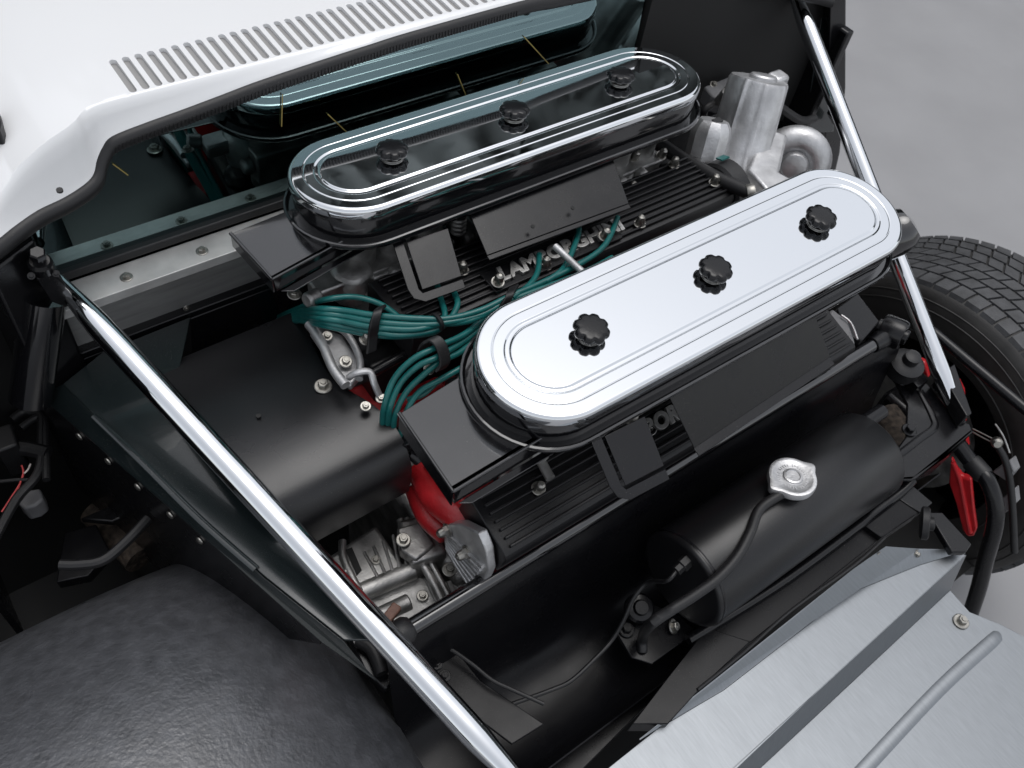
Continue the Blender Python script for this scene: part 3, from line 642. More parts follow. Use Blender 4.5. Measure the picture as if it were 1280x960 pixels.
# ------------------------------------------------------------------ air cleaners
LA, LR = .2327, .0773
kn = MB()
kn.lathe([(.0125, 0), (.0125, .0012), (.011, .0016)], (0, 0, 0), n=28)
KCOL = None
def lobes(t): return 1 - .14 * abs(math.cos(8 * math.pi * t)) ** 5
kd = MB(); kd.lathe([(.0085, .0030), (.0150, .0042), (.0190, .0062), (.0198, .0090), (.0194, .0118), (.0180, .0136), (.0160, .0145), (.0135, .0150), (.008, .0154), (.003, .0155)], (0, 0, 0), n=128, mod=lobes, amp=lambda r, z: 1 if r > .0175 else (.55 if r > .0155 else (.15 if r > .0134 else 0)))
KNOB = shared(kd, 'knob', 'satin', 50)
kc = MB(); kc.lathe([(.0135, 0), (.0135, .0014), (.0095, .0018), (.0092, .0042)], (0, 0, 0), n=30); KCOLLAR = shared(kc, 'knob_collar', 'steel', 40)
def air_cleaner(o, tilt, label):
    rot = Matrix.Rotation(tilt, 3, 'X')
    body = MB()
    body.rings([stad(LA, r, rot, o, z) for r, z in ((.06, -.052), (LR - .0035, -.050), (LR - .0035, -.044), (LR - .002, -.011), (LR - .004, -.008))])
    bo = body.build('air_cleaner', 'gloss', car, ang=40, label=label)
    tr = MB(); tr.rings([stad(LA, r, rot, o, z) for r, z in ((.05, -.053), (LR + .0055, -.0525), (LR + .0088, -.050), (LR + .0095, -.0465), (LR + .0088, -.0435), (LR + .0066, -.0428), (LR + .0045, -.0445), (LR + .003, -.048), (LR - .004, -.0485))], False, False)
    tr.build('base_tray', 'gloss', bo, ang=50)
    lid = MB()
    prof = [(LR - .005, -.0135), (LR - .0006, -.0135), (LR, -.0125), (LR, -.0120), (LR, -.0060), (LR - .0005, -.0034), (LR - .0020, -.0012), (LR - .0040, -.0002), (LR - .0052, 0), (LR - .0058, 0), (.0612, 0), (.0606, 0), (.0600, -.0002), (.0595, -.0005), (.0590, -.0005), (.0585, -.0002), (.0579, 0), (.0573, 0),
            (.0484, 0), (.0478, 0), (.0472, -.0003), (.0464, -.0010), (.0457, -.0013), (.0451, -.0013), (.0425, -.0013), (.0419, -.0012), (.0412, -.0008), (.0405, -.0001), (.0398, .0003), (.0390, .0004), (.0384, .0004), (.012, .0004)]
    lid.rings([stad(LA, r, rot, o, z, 40) for r, z in prof], False, True)
    lo = lid.build('lid', 'chrome', bo, ang=60, label='chromed oblong lid with a pressed oval groove')
    for k in (-1, 0, 1):
        base = o + rot @ V(k * .1815, 0, .0007)
        q = Matrix.Translation(base) @ (rot @ Matrix.Rotation(random.uniform(0, 1), 3, 'Z')).to_4x4()
        link('knob', KNOB, bo, mw=q, label='black scalloped hand knob'); link('knob_collar', KCOLLAR, bo, mw=q)
    return bo, rot
ON = V(0, 0, H); OF = V(-.028, .344, H - .004)
acn, rotn = air_cleaner(ON, R_(4.46), 'long black air cleaner whose chrome lid mirrors the bright sky')
acf, rotf = air_cleaner(OF, R_(-4.36), 'long black air cleaner beside the rear window with darker chrome lid')
# intake horns
def horn(corners, zt, h, parent, label, lip):
    # corners: far-left, far-right, near-right, near-left of the top face, in pixels at height zt
    c = [P(x, y, z=zt) for x, y in corners]
    hb_ = MB()
    hb_.prism([c[0], c[1], c[2], c[3]], (0, 0, -.0018))
    ho = hb_.build('intake_horn', 'gloss', parent, bevel=.0008, label=label)
    s1 = MB(); ins = (c[1] - c[0]).normalized() * .004
    s1.prism([c[3] + ins * .5, c[2], c[2] - V(0, 0, h), c[3] + ins - V(0, 0, h)], (c[0] - c[3]).normalized() * .0016 + V(0, 0.004, 0)); s1.build('horn_side', 'gloss', ho)
    s2 = MB(); s2.prism([c[0], c[3], c[3] - V(0, 0, h), c[0] - V(0, 0, h)], (c[1] - c[0]).normalized() * .0015); s2.build('horn_mouth', 'gloss', ho)
    s3 = MB(); dn = (c[3] - c[0]).normalized()
    s3.prism([c[3] - V(0, 0, h) + dn * .002 + ins * 2, c[2] - V(0, 0, h) + dn * .002, c[2] - V(0, 0, h) + dn * .010, c[3] - V(0, 0, h) + dn * .010 + ins * 5], (0, 0, -.0016)); s3.build('horn_lip', 'gloss', ho, bevel=.0005)
    bd = MB(); bd.tube([c[3] + V(0, 0, .0006), c[0] + V(0, 0, .0006)], .0022, 10, smooth=False); bd.tube([c[3] + V(0, 0, .0006), c[2] + V(0, 0, .0006)], .0016, 10, smooth=False); bd.build('rolled_edge', 'gloss', ho)
    return ho
horn([(499, 517), (600, 455), (690, 540), (566, 615)], H - .049, .026, acn, 'flared gloss black intake horn of the rear air cleaner', 1)
horn([(288, 292), (380, 255), (450, 290), (340, 350)], H - .049, .020, acf, 'flared gloss black intake horn of the front air cleaner', 1)
# drip shields under the trays
def shield(pts, lipdrop, parent, label, holes=(), th=.0016):
    # pts: top-left, top-right, bottom-right, bottom-left as (px,py,z)
    c = [P(x, y, z=z) for x, y, z in pts]
    s_ = MB(); n = (c[1] - c[0]).cross(c[3] - c[0]).normalized()
    if n.z < 0: n = -n
    s_.prism(c, -n * th)
    so_ = s_.build('drip_shield', 'satin', parent, bevel=.0006, label=label)
    l_ = MB(); dn = V(0, -1, -.25).normalized() * lipdrop
    l_.prism([c[3] - n * th, c[2] - n * th, c[2] - n * th + dn, c[3] - n * th + dn], V(0, 0, -.0016)); l_.build('shield_lip', 'satin', so_, bevel=.0006)
    for (x, y, z) in holes:
        h_ = MB(); h_.lathe([(.0026, -.0006), (.0026, .0007)], P(x, y, z=z), n, n=14); h_.build('hole', 'cabin', so_)
    return so_
shield([(585, 262, .934), (766, 198, .934), (786, 254, .912), (609, 319, .912)], .0065, acf, 'wide black drip shield with two holes below the front air cleaner', [(666, 283, .926), (716, 260, .926)])
shield([(834, 490, .93), (1018, 392, .93), (1038, 446, .872), (868, 560, .872)], .011, acn, 'wide black drip shield below the rear air cleaner')
def slotted_shield(o0, corners, parent, label):
    c = [P(x, y, z=z) for x, y, z in corners]   # TL TR BR BL
    s_ = MB(); n = (c[1] - c[0]).cross(c[3] - c[0]).normalized(); n = n if n.z > 0 else -n
    s_.prism(c, -n * .0016); so_ = s_.build('drip_shield', 'satin', parent, bevel=.0006, label=label)
    # J-shaped rim round two sides
    a, b, d_ = c[0], c[3], c[2]; u = (c[0] - c[1]).normalized(); w = (c[3] - c[0]).normalized()
    r1 = MB(); wd = .013; g_ = .004
    path = [a + u * g_, b + u * g_, b + u * g_ * .3 + w * g_ * .9, d_ + w * g_]
    outer = [a + u * (g_ + wd), b + u * (g_ + wd) - w * .006, b + u * (g_ + wd * .72) + w * (wd * .52), b + u * (g_ * .2) + w * (g_ + wd * .85), d_ + w * (g_ + wd * .85)]
    inner = [d_ + w * g_, b + u * g_ * .2 + w * g_, b + u * g_ - w * .002, a + u * g_]
    r1.prism(outer + inner, -n * .0018); r1.build('shield_rim', 'satin', so_, bevel=.0005)
    br = MB(); br.prism([a + u * (g_ + wd), a, a - w * .006, a + u * (g_ + wd) - w * .006], -n * .0018); br.build('rim_tab', 'satin', so_)
    return so_
slotted_shield(None, [(508, 302, .93), (560, 285, .93), (577, 345, .905), (528, 362, .905)], acf, 'small black bracket shield with J-shaped rim below the front air cleaner')
slotted_shield(None, [(756, 545, .93), (806, 520, .93), (830, 582, .905), (782, 607, .905)], acn, 'small black bracket shield with J-shaped rim below the rear air cleaner')

# ------------------------------------------------------------------ silver casting at the far right
cs = MB(); ct = P(953, 98, z=.935); cb = P(905, 262, z=.74); axis = (ct - cb).normalized(); Lc = (ct - cb).length
def flutes(t):
    a = 2 * math.pi * t; return 1 + .07 * math.cos(3 * a + .5) + .045 * max(0, math.cos(8 * a)) ** 6 + .10 * max(0, math.cos(a - 5.9)) ** 12
cs.lathe([(.060, 0), (.058, Lc * .30), (.054, Lc * .42), (.0475, Lc * .46), (.0455, Lc * .70), (.0435, Lc - .006), (.041, Lc - .001), (.036, Lc)], cb, axis, n=96, mod=flutes)
cs_o = cs.build('oil_filter_housing', 'alu', car, ang=45, label='silver cast fluted housing standing beside the right brace bar')
t_ = MB(); t_.lathe([(.0215, -.004), (.0215, .006), (.019, .0085), (.004, .009)], ct + V(-.004, -.004, 0), axis, n=32); t_.build('top_plug', 'alu', cs_o)
t_ = MB(); t_.box(ct + V(.034, -.004, -.014), (.030, .026, .03)); t_.build('boss', 'alu', cs_o, bevel=.006, seg=3)
to = MB(); tcn = P(992, 202, Y=.25); tn_ = V(-.75, -.6, .25).normalized(); fm = frame(tn_); rgs = []
for i in range(40):
    a = 2 * math.pi * i / 40; cen = tcn + fm @ V(math.cos(a) * .040, math.sin(a) * .040, 0); ex = fm @ V(math.cos(a), math.sin(a), 0)
    rgs.append([cen + ex * math.cos(2 * math.pi * j / 18) * .022 + tn_ * math.sin(2 * math.pi * j / 18) * .022 for j in range(18)])
rgs.append(rgs[0]); to.rings(rgs, False, False); too = to.build('pump_volute', 'alu', cs_o, ang=70, label='rounded snail-shaped silver cast pump body')
pc = MB(); pc.lathe([(.024, -.02), (.024, .018), (.020, .024), (.012, .026)], tcn, tn_, n=26); pc.build('volute_hub', 'alu', too)
nb = MB(); nb.prism([P(x, y, z=.86) for x, y in ((935, 210), (960, 160), (985, 168), (975, 215), (1000, 228), (965, 245))], (0, 0, -.05)); nb.build('flange_block', 'alu', cs_o, bevel=.005, seg=3)
wb_ = MB(); wb_.prism([P(x, y, z=.84) for x, y in ((925, 215), (990, 240), (985, 262), (915, 250))], (0, 0, -.03)); wb_.build('mount_foot', 'alu_dark', cs_o, bevel=.004)
sc_ = MB(); st_ = P(893, 150, z=.90); sc_.lathe([(.030, -.12), (.031, -.02), (.028, -.008), (.022, 0), (.004, .001)], st_, axis, n=10); sc_.build('cast_canister', 'alu', car, ang=25, label='short faceted silver canister beside the fluted housing')
s2 = MB(); s2.box(st_ + V(-.004, -.008, .003), (.016, .010, .008)); s2.build('canister_cap', 'rubber', car, bevel=.001)
for px, py, r in ((915, 112, .012), (908, 118, .010), (922, 124, .008)):
    t_ = MB(); t_.lathe([(r, -.02), (r, .004), (r * .6, .008)], P(px, py, Y=.36), (0, -.4, 1), n=16); t_.build('pipe_union', 'alu_dark', car)

# ---- dark bay corner behind: slabs, nipple, pillar, right body edge
for pts, z in ((((845, 86), (905, 60), (915, 74), (860, 100)), .84), (((880, 108), (925, 90), (932, 106), (916, 130), (890, 120)), .83), (((820, 60), (850, 48), (862, 62), (830, 76)), .84)):
    s_ = MB(); s_.prism([P(x, y, z=z) for x, y in pts], (0, 0, -.03)); so_ = s_.build('relay_box', 'grey', car, bevel=.003)
    bolt(so_, P(pts[0][0] + 12, pts[0][1] - 2, z=z), (0, -.3, 1), .8)
nz = MB(); nz.lathe([(.008, 0), (.008, .012), (.005, .014), (.005, .022), (.007, .024), (.007, .030), (.003, .034)], P(811, 62, z=.87), n=12); nz.build('brass_nipple', 'brass', car)
bwall = MB(); bwall.box((.80, .47, .62), (.02, .14, .50)); bwall.build('corner_post', 'satin', car, bevel=.004)
rpn = [P(1000, 30, X=.66), P(1030, -30, X=.66)]
ip2 = MB(); q0 = [P(1030, 0, Y=.46), P(1046, 0, Y=.46), P(1042, 165, Y=.40), P(1010, 168, Y=.40), P(1012, 120, Y=.42)]
ip2.prism(q0, (.01, .01, 0)); ip2.build('inner_side_panel', 'panel', car, bevel=.002)
rpo = MB(); rpo.prism([P(1038, -20, Y=.42), P(1058, -20, Y=.42), P(1057, 110, Y=.42), P(1050, 190, Y=.40), P(1040, 235, Y=.38), P(1026, 240, Y=.38), P(1036, 120, Y=.42)], (.03, .05, 0)); rpo.build('door_edge', 'satin', car, bevel=.003, label='black edge of the right body side')
hg = MB(); hg.prism([P(x, y, Y=.36) for x, y in ((1052, 132), (1063, 142), (1069, 158), (1062, 166), (1048, 160), (1042, 148))], (0, .02, 0)); hg.build('hinge_bracket', 'satin', car, bevel=.003)
dk = MB(); dk.prism([P(x, y, Y=.56) for x, y in ((850, -80), (1050, -80), (1045, 200), (1030, 250), (980, 250), (960, 150), (920, 120))], (0.0, .03, 0)); dk.build('inner_bay_panel', 'cabin', car)
for pts, r in ((((885, 160), (880, 140), (895, 130), (925, 128)), .006), (((1015, 175), (1020, 200), (1012, 225)), .006), (((970, 130), (1000, 150), (1018, 148)), .008)):
    t = MB(); t.tube([P(x, y, Y=.37) for x, y in pts], r, 10, 6); t.build('loom', 'rubber', car)
kb = MB(); kc_ = P(1128, 285, z=.86); kb.lathe([(.030, -.05), (.034, -.02), (.034, .0), (.026, .012), (.01, .016)], kc_, (.6, -.2, .6), n=28); kb.build('hose_elbow', 'gloss', car, label='rounded gloss black elbow behind the chrome lid')

# ------------------------------------------------------------------ rear cross bar, heat shield, tank
ba, bb = P(505, 790, z=.70), P(1112, 418, z=.70)
cb_ = MB(); cb_.cyl(ba, bb, .0105, n=24); cbo = cb_.build('cross_bar', 'gloss', car, label='long straight black cross bar behind the cam cover')
jb = MB(); jb.lathe([(.013, -.01), (.017, -.004), (.017, .006), (.015, .014), (.018, .018), (.018, .024), (.013, .03)], ba, (ba - bb), n=22); jb.build('bar_gaiter', 'rubber', cbo)
cpb = MB(); cpb.box(P(487, 770, z=.70), (.030, .012, .010), Matrix.Rotation(.4, 3, 'Z')); cpb.build('rusty_tab', 'copper', car, bevel=.002)
re = MB(); re.lathe([(.022, -.018), (.024, -.012), (.024, .012), (.022, .018)], bb + V(.004, 0, .004), V(.3, -1, .15), n=26); re.lathe([(.012, -.024), (.012, .024)], bb + V(.004, 0, .004), V(.3, -1, .15), n=16); re.lathe([(.013, 0), (.015, .02), (.015, .035)], bb - V(.045, 0, 0), V(1, 0, 0), n=18); reo = re.build('rod_end', 'satin', cbo, bevel=.001)
hsd = MB(); hs_p = [(p.y, p.z) for p in smooth_path([V(0, -.078, .69), V(0, -.09, .665), V(0, -.098, .60), V(0, -.112, .53), V(0, -.14, .495), V(0, -.19, .485), V(0, -.24, .495), V(0, -.262, .53)], 5)]
hsd.profile(hs_p, -.47, .47, .002, 8); hsd.build('heat_shield', 'dull', car, ang=60, label='black curved sheet between the cross bar and the tank')
tk = MB(); ty, tz, tr_ = -.187, .636, .069; tx0, tx1 = -.090, .288
tk.lathe([(tr_ - .008, 0), (tr_ - .002, .001), (tr_, .004), (tr_, tx1 - tx0 - .004), (tr_ - .002, tx1 - tx0 - .001), (tr_ - .008, tx1 - tx0)], V(tx0, ty, tz), (1, 0, 0), n=64)
tko = tk.build('expansion_tank', 'powder', car, ang=50, label='black cylindrical expansion tank with bare metal cap')
sm = MB(); sm.lathe([(tr_ + .0006, 0), (tr_ + .0012, .002), (tr_ + .0006, .004)], V(tx0 + .006, ty, tz), (1, 0, 0), n=64, cap0=False, cap1=False); sm.build('tank_seam', 'satin', tko)
sp_ = MB(); sp_.cyl(V(tx1 - .002, ty + .03, tz + .035), V(tx1 + .055, ty + .03, tz + .035), .0115); sp_.build('tank_spigot', 'satin', tko, bevel=.001)
cpx = P(990, 598, z=tz + tr_ + .016); cx_, cy_ = cpx.x, cpx.y; cn = V(0, (cy_ - ty) / tr_ * .8, 1).normalized()
nk = MB(); nk.lathe([(.024, -.03), (.024, -.004), (.026, -.002)], cpx, cn, n=30); nk.build('filler_neck', 'satin', tko)
_d = P(1022, 582, z=cpx.z) - P(960, 615, z=cpx.z); _l = frame(cn).transposed() @ _d; CAP_A = math.atan2(_l.y, _l.x)
def ears(t):
    a = 2 * math.pi * t; d0 = CAP_A
    e = max(0, math.cos(a - d0)) ** 36 + max(0, math.cos(a - d0 - math.pi)) ** 36
    return 1 + .24 * e
cp = MB(); cp.lathe([(.0300, -.006), (.0318, -.005), (.0322, .001), (.0312, .0045), (.0285, .0052), (.0255, .0048), (.0240, .0040), (.0135, .0036), (.0125, .0042), (.0122, .0058), (.0095, .0064), (.0085, .0054), (.003, .0052)], cpx, cn, n=128, mod=ears, amp=lambda r, z: max(0, min(1, (r - .0245) / .004)))
cpo = cp.build('tank_cap', 'alu', tko, ang=30, label='two-eared bare metal pressure cap with stamped ring')
for k in range(34):                                             # stamped marks round the cap
    a = 2 * math.pi * k / 34
    if k % 6 == 5: continue
    fm = frame(cn); q = cpx + fm @ V(math.cos(a) * .0188, math.sin(a) * .0188, .0038)
    t_ = MB(); t_.box(q, (.0012, .004 if k % 3 else .0028, .0012), fm @ Matrix.Rotation(a - math.pi / 2 + (k % 4) * .15, 3, 'Z')); t_.build('stamped_mark', 'alu', cpo)
def Ptank(x, y, r):
    d = np.array([(x - 640) / FPX, (y - 480) / FPX, 1.0]) @ RC; o = CAM - np.array([0, ty, tz]); A = d[1] ** 2 + d[2] ** 2; B = o[1] * d[1] + o[2] * d[2]; C_ = o[1] ** 2 + o[2] ** 2 - r * r
    return Vector((CAM + d * ((-B - math.sqrt(max(0, B * B - A * C_))) / A)).tolist())
hz = [cpx + V(-.026, -.008, -.004)] + [Ptank(x, y, tr_ + .008) for x, y in ((950, 636), (938, 665), (922, 695), (898, 722), (868, 744), (838, 763), (815, 779))] + [P(x, y, z=z) for x, y, z in ((804, 794, .575), (803, 814, .55))]
t_ = MB(); t_.tube(hz, .0068, 14, 6); t_.build('overflow_hose', 'rubber', car, label='black rubber overflow hose hanging from the tank cap')
pf = [(838, 712, .652), (830, 717, .645), (810, 728, .62), (792, 748, .60), (780, 775, .58), (765, 800, .56), (745, 822, .555), (715, 850, .55), (690, 862, .55), (640, 880, .54)]
_u = P(860, 700, X=tx0 + .002); t_ = MB(); t_.tube([_u + V(-.02, -.002, -.004), _u + V(-.036, -.004, -.012)] + [P(x, y, z=z) for x, y, z in pf[2:]], .0028, 10, 6); t_.build('bleed_pipe', 'rubber', car)
ft = MB(); fp0 = P(860, 700, X=tx0 + .002); fp1 = fp0 + V(-.03, -.003, -.006); ft.lathe([(.0095, 0), (.0095, .012), (.007, .013), (.007, .022)], fp0, fp1 - fp0, n=6); ft.build('pipe_union', 'rubber', tko, bevel=.0005)
mb_ = MB(); mc = P(800, 760, z=.57); mb_.lathe([(.020, -.01), (.020, 0), (.017, .003), (.011, .004), (.009, .010)], mc, (-.2, -.3, 1), n=26); mb_.build('tank_mount', 'satin', car)
mp_ = MB(); mp_.prism([P(x, y, z=.55) for x, y in ((770, 790), (800, 740), (815, 755), (850, 770), (870, 790), (815, 830), (790, 822))], (0, 0, -.006)); mpo = mp_.build('mount_plate', 'satin', car, bevel=.001)
bolt(mpo, P(783, 787, z=.552), (0, 0, 1), 1.5, BOLT_BLACK); bolt(mpo, P(841, 783, z=.556), (.4, -.5, .7), 1.1)
# lower left foot: bracket with two bolts, thin cable
fb = MB(); fb.prism([P(x, y, z=.60) for x, y in ((520, 800), (560, 800), (600, 850), (680, 905), (640, 930), (560, 870))], (0, 0, -.005)); fbo = fb.build('frame_foot', 'dull', car, bevel=.001)
for px, py in ((546, 830), (556, 845)): bolt(fbo, P(px, py, z=.601), (0, 0, 1), 1.0, BOLT_BLACK)
t_ = MB(); t_.tube([P(x, y, z=.62) for x, y in ((520, 795), (560, 810), (590, 830), (615, 850), (640, 862), (680, 880))], .0026, 10, 6); t_.build('cable', 'rubber', car)
t_ = MB(); t_.prism([P(x, y, z=.60) for x, y in ((430, 785), (448, 782), (475, 820), (500, 850), (480, 862), (455, 838))], (0, 0, -.02)); fo2 = t_.build('frame_foot', 'satin', car, bevel=.003)
t_ = MB(); t_.tube([P(448, 800, z=.61), P(466, 812, z=.612), P(478, 842, z=.61)], .009, 14, 5); t_.build('gaiter', 'rubber', fo2)
bolt(fo2, P(502, 846, z=.60), (0, 0, 1), 1.2, BOLT_BLACK)
fr = MB(); fr.prism([P(x, y, z=.47) for x, y in ((560, 865), (790, 800), (860, 790), (830, 860), (700, 990), (480, 1000))], (0, 0, -.006)); fr.build('rear_floor', 'dull', car, bevel=.001)

# ---- channel strips behind the tank
def strip(corners, z, h, name, mt, parent, label=None):
    s_ = MB(); s_.prism([P(x, y, z=z) for x, y in corners], (0, 0, -h)); return s_.build(name, mt, parent, bevel=.0012, label=label)
strip([(790, 905), (832, 850), (884, 784), (938, 802), (880, 856), (835, 905)], .565, .03, 'channel_cover', 'dull', car)
strip([(884, 786), (1083, 657), (1102, 672), (938, 803)], .558, .03, 'channel_floor', 'dull', car)
strip([(1080, 656), (1122, 622), (1150, 640), (1102, 672)], .568, .03, 'channel_cover', 'dull', car)
strip([(1122, 622), (1140, 606), (1166, 628), (1150, 641)], .57, .014, 'channel_end', 'satin', car)
a, b = P(1145, 668, z=.575), P(1168, 640, z=.575)
ps = MB(); pc_ = P(1156, 654, z=.58); ps.lathe([(.022, -.006), (.025, -.004), (.025, .004), (.022, .006)], pc_, V(.55, -.75, .35), n=30); ps.lathe([(.010, 0), (.010, .012), (.006, .014)], pc_, V(.55, -.75, .35), n=18); ps.build('grommet', 'rubber', car)
ut = MB(); ut.tube([P(860, 800, z=.56), P(985, 722, z=.565), P(1110, 628, z=.57), P(1140, 600, z=.58)], .008, 12, 6); ut.build('drain_pipe', 'satin', car)
sa = MB(); sa.prism([P(x, y, z=.575) for x, y in ((1160, 640), (1178, 640), (1215, 680), (1208, 690), (1190, 690))], (0, 0, -.012)); sa.build('support_arm', 'satin', car, bevel=.002)

# ---- bare aluminium heat tray at the lower right
zt = .550
t1 = MB(); gut = [(820, 905), (880, 860), (1070, 716), (1104, 675)]
t1.prism([P(820, 912, z=zt), P(905, 862, z=zt), P(1060, 742, z=zt), P(1150, 706, z=zt), P(1203, 690, z=zt), P(1208, 694, z=zt), P(1024, 863, z=zt), P(920, 962, z=zt), P(850, 1010, z=zt), P(760, 960, z=zt)], (0, 0, -.0016))
tro = t1.build('heat_tray', 'sheet', car, bevel=.0008, label='bare folded aluminium heat tray behind the black tank')
fld = [P(1208, 694, z=zt), P(1024, 863, z=zt), P(880, 995, z=zt)]
lowz = .468
low = [V(p.x, p.y - .022, lowz) for p in fld]
t2 = MB(); t2.prism([fld[0], fld[1], fld[2], low[2], low[1], low[0]], (0, .0016, 0)); t2.build('tray_wall', 'sheet', tro, bevel=.0005)
t3 = MB(); t3.prism([low[0], P(1212, 765, z=lowz), P(1250, 780, z=lowz), P(1300, 806, z=lowz), P(1420, 900, z=lowz), P(1300, 1060, z=lowz), P(940, 1060, z=lowz), low[2], low[1]], (0, 0, -.0016)); t3.build('tray_floor', 'sheet', tro, bevel=.0005)
rbk = MB(); rbk.tube([P(1238, 800, z=lowz - .0195), P(1233, 806, z=lowz - .0175), P(1165, 868, z=lowz - .0175), P(1060, 980, z=lowz - .0175)], .02, 40, 4); rbk.build('pressed_rib', 'sheet', tro)
bolt(tro, P(1201, 777, z=lowz + .001), (0, 0, 1), 1.3); 
fl1 = [P(905, 862, z=zt), P(1060, 742, z=zt), P(1150, 706, z=zt), P(1203, 690, z=zt)]
f3 = MB(); top = [P(880, 862, z=zt + .014), P(1068, 712, z=zt + .016), P(1108, 684, z=zt + .018), P(1150, 687, z=zt + .018), P(1204, 688, z=zt + .003)]
f3.prism([P(820, 912, z=zt), *fl1, *top[::-1], P(800, 925, z=zt + .012)], (0, .0014, .0004)); f3o = f3.build('tray_flange', 'sheet', tro)
for px, py in ((1145, 692), (1098, 695)): bolt(f3o, P(px, py, z=zt + .012), (0, -1, .4), .75)
h_ = MB(); h_.lathe([(.004, -.001), (.004, .001)], P(1073, 717, z=zt + .010), (0, -1, .5), n=14); h_.build('rivet_hole', 'cabin', f3o)
eg = MB(); eg.tube([P(872, 862, z=zt + .016), P(930, 815, z=zt + .016), P(990, 762, z=zt + .017), P(1068, 706, z=zt + .018), P(1106, 672, z=zt + .020)], .0022, 8, 4); eg.build('sealant_bead', 'rubber', car)
tw = MB(); tw.prism([P(1208, 694, z=zt), P(1206, 692, z=zt), low[0] + V(.0, .0, 0), low[0] + V(0, .03, 0), P(1190, 690, z=zt)], (.0014, 0, 0)); tw.build('tray_end', 'sheet', tro)

# ------------------------------------------------------------------ right rear: gusset, brackets, suspension
gz = .60
gs = MB(); gs.prism([P(x, y, z=gz) for x, y in ((1103, 452), (1118, 446), (1140, 470), (1160, 480), (1196, 524), (1213, 530), (1216, 540), (1180, 572), (1140, 600), (1114, 600), (1106, 580), (1122, 560), (1133, 545), (1134, 505), (1120, 478))], (0, 0, -.006))
gso = gs.build('frame_gusset', 'satin', car, bevel=.002, label='black pressed frame gusset where the chromed bar ends')
rbd = MB(); rbd.tube([P(1150, 488, z=gz + .001), P(1166, 520, z=gz + .001), P(1168, 534, z=gz + .001), P(1150, 548, z=gz + .001), P(1115, 575, z=gz + .001)], .006, 12, 6, flat=.5); rbd.build('pressed_rib', 'satin', gso)
gw = MB(); gw.prism([P(1116, 600, z=gz), P(1145, 598, z=gz), P(1182, 572, z=gz), P(1216, 540, z=gz), P(1216, 540, z=gz) - V(0, 0, .05), P(1182, 572, z=gz) - V(0, 0, .05), P(1116, 600, z=gz) - V(0, 0, .05)], (0, .004, 0)); gw.build('gusset_wall', 'satin', gso)
for px, py, s_ in ((1126, 476, 1.5), (1136, 538, 1.6), (1170, 485, 1.1)): bolt(gso, P(px, py, z=gz + .001), (0, 0, 1), s_, BOLT_BLACK)
tp_ = MB(); tp_.prism([P(x, y, z=.62) for x, y in ((1136, 472), (1150, 458), (1160, 476), (1148, 484))], (0, 0, -.02)); tp_.build('gusset_tab', 'satin', gso, bevel=.001)
lgp = MB(); lgp.prism([P(x, y, z=.605) for x, y in ((1165, 480), (1182, 468), (1203, 530), (1196, 534))], (0, 0, .03)); lgp.build('bar_clevis', 'satin', gso, bevel=.002)
bu = MB(); bc = P(1136, 452, z=.65); bu.lathe([(.026, -.03), (.028, -.02), (.026, -.012), (.028, -.004), (.022, .0), (.013, .003), (.013, .016), (.009, .018)], bc, (-.1, -.1, 1), n=26); bu.build('rubber_mount', 'rubber', car)
pl1 = MB(); pl1.prism([P(x, y, z=.72) for x, y in ((1046, 385), (1072, 366), (1100, 402), (1078, 425), (1060, 420))], (0, 0, -.05)); pl1.build('side_plate', 'satin', car, bevel=.002)
pl2 = MB(); pl2.prism([P(x, y, z=.74) for x, y in ((1025, 410), (1040, 385), (1060, 400), (1070, 428), (1050, 446), (1036, 440))], (0, 0, -.08)); pl2.build('coil_housing', 'grey', car, bevel=.004)
pg = MB(); pg.lathe([(.018, 0), (.02, .01), (.018, .02), (.02, .03), (.016, .04)], P(1032, 440, z=.72), (-1, -.2, .1), n=18); pg.build('distributor_end', 'alu_dark', car)
edg = MB(); edg.tube([P(1052, 394, z=.745), P(1064, 404, z=.745), P(1072, 424, z=.745)], .0016, 8, 4); edg.build('bright_edge', 'alu', car)
gr = MB(); gr.tube([P(1100, 520, z=.45), P(1115, 545, z=.45), P(1108, 575, z=.45)], .035, 16, 5); gr.build('exhaust_pipe', 'rust', car)
# red arms
ra = MB(); X_ = .57
ra.prism([P(x, y, X=X_) for x, y in ((1189, 574), (1196, 588), (1203, 597), (1214, 600), (1218, 640), (1221, 662), (1217, 671), (1209, 671), (1203, 662), (1195, 630), (1186, 604))], (.012, .006, 0)); rao = ra.build('suspension_arm', 'red_arm', car, bevel=.003, label='bright red tapered suspension arm below the gusset')
rg = MB(); rg.tube([P(1191, 578, X=X_ - .002), P(1200, 600, X=X_ - .002), P(1208, 640, X=X_ - .002), P(1213, 666, X=X_ - .002)], .004, 10, 5); rg.build('arm_flange', 'red_arm', rao)
ra = MB(); ra.prism([P(x, y, X=.58) for x, y in ((1186, 470), (1198, 478), (1204, 490), (1207, 530), (1200, 528), (1190, 500))], (.012, .004, 0)); ra.build('suspension_arm', 'red_arm', car, bevel=.003)
ra = MB(); ra.prism([P(x, y, X=.56) for x, y in ((1148, 450), (1156, 454), (1161, 474), (1152, 466))], (.012, .004, 0)); ra.build('suspension_arm', 'red_arm', car, bevel=.003)
ra = MB(); ra.prism([P(x, y, X=.58) for x, y in ((1202, 545), (1208, 548), (1210, 560), (1204, 556))], (.012, .004, 0)); ra.build('suspension_arm', 'red_arm', car, bevel=.001)
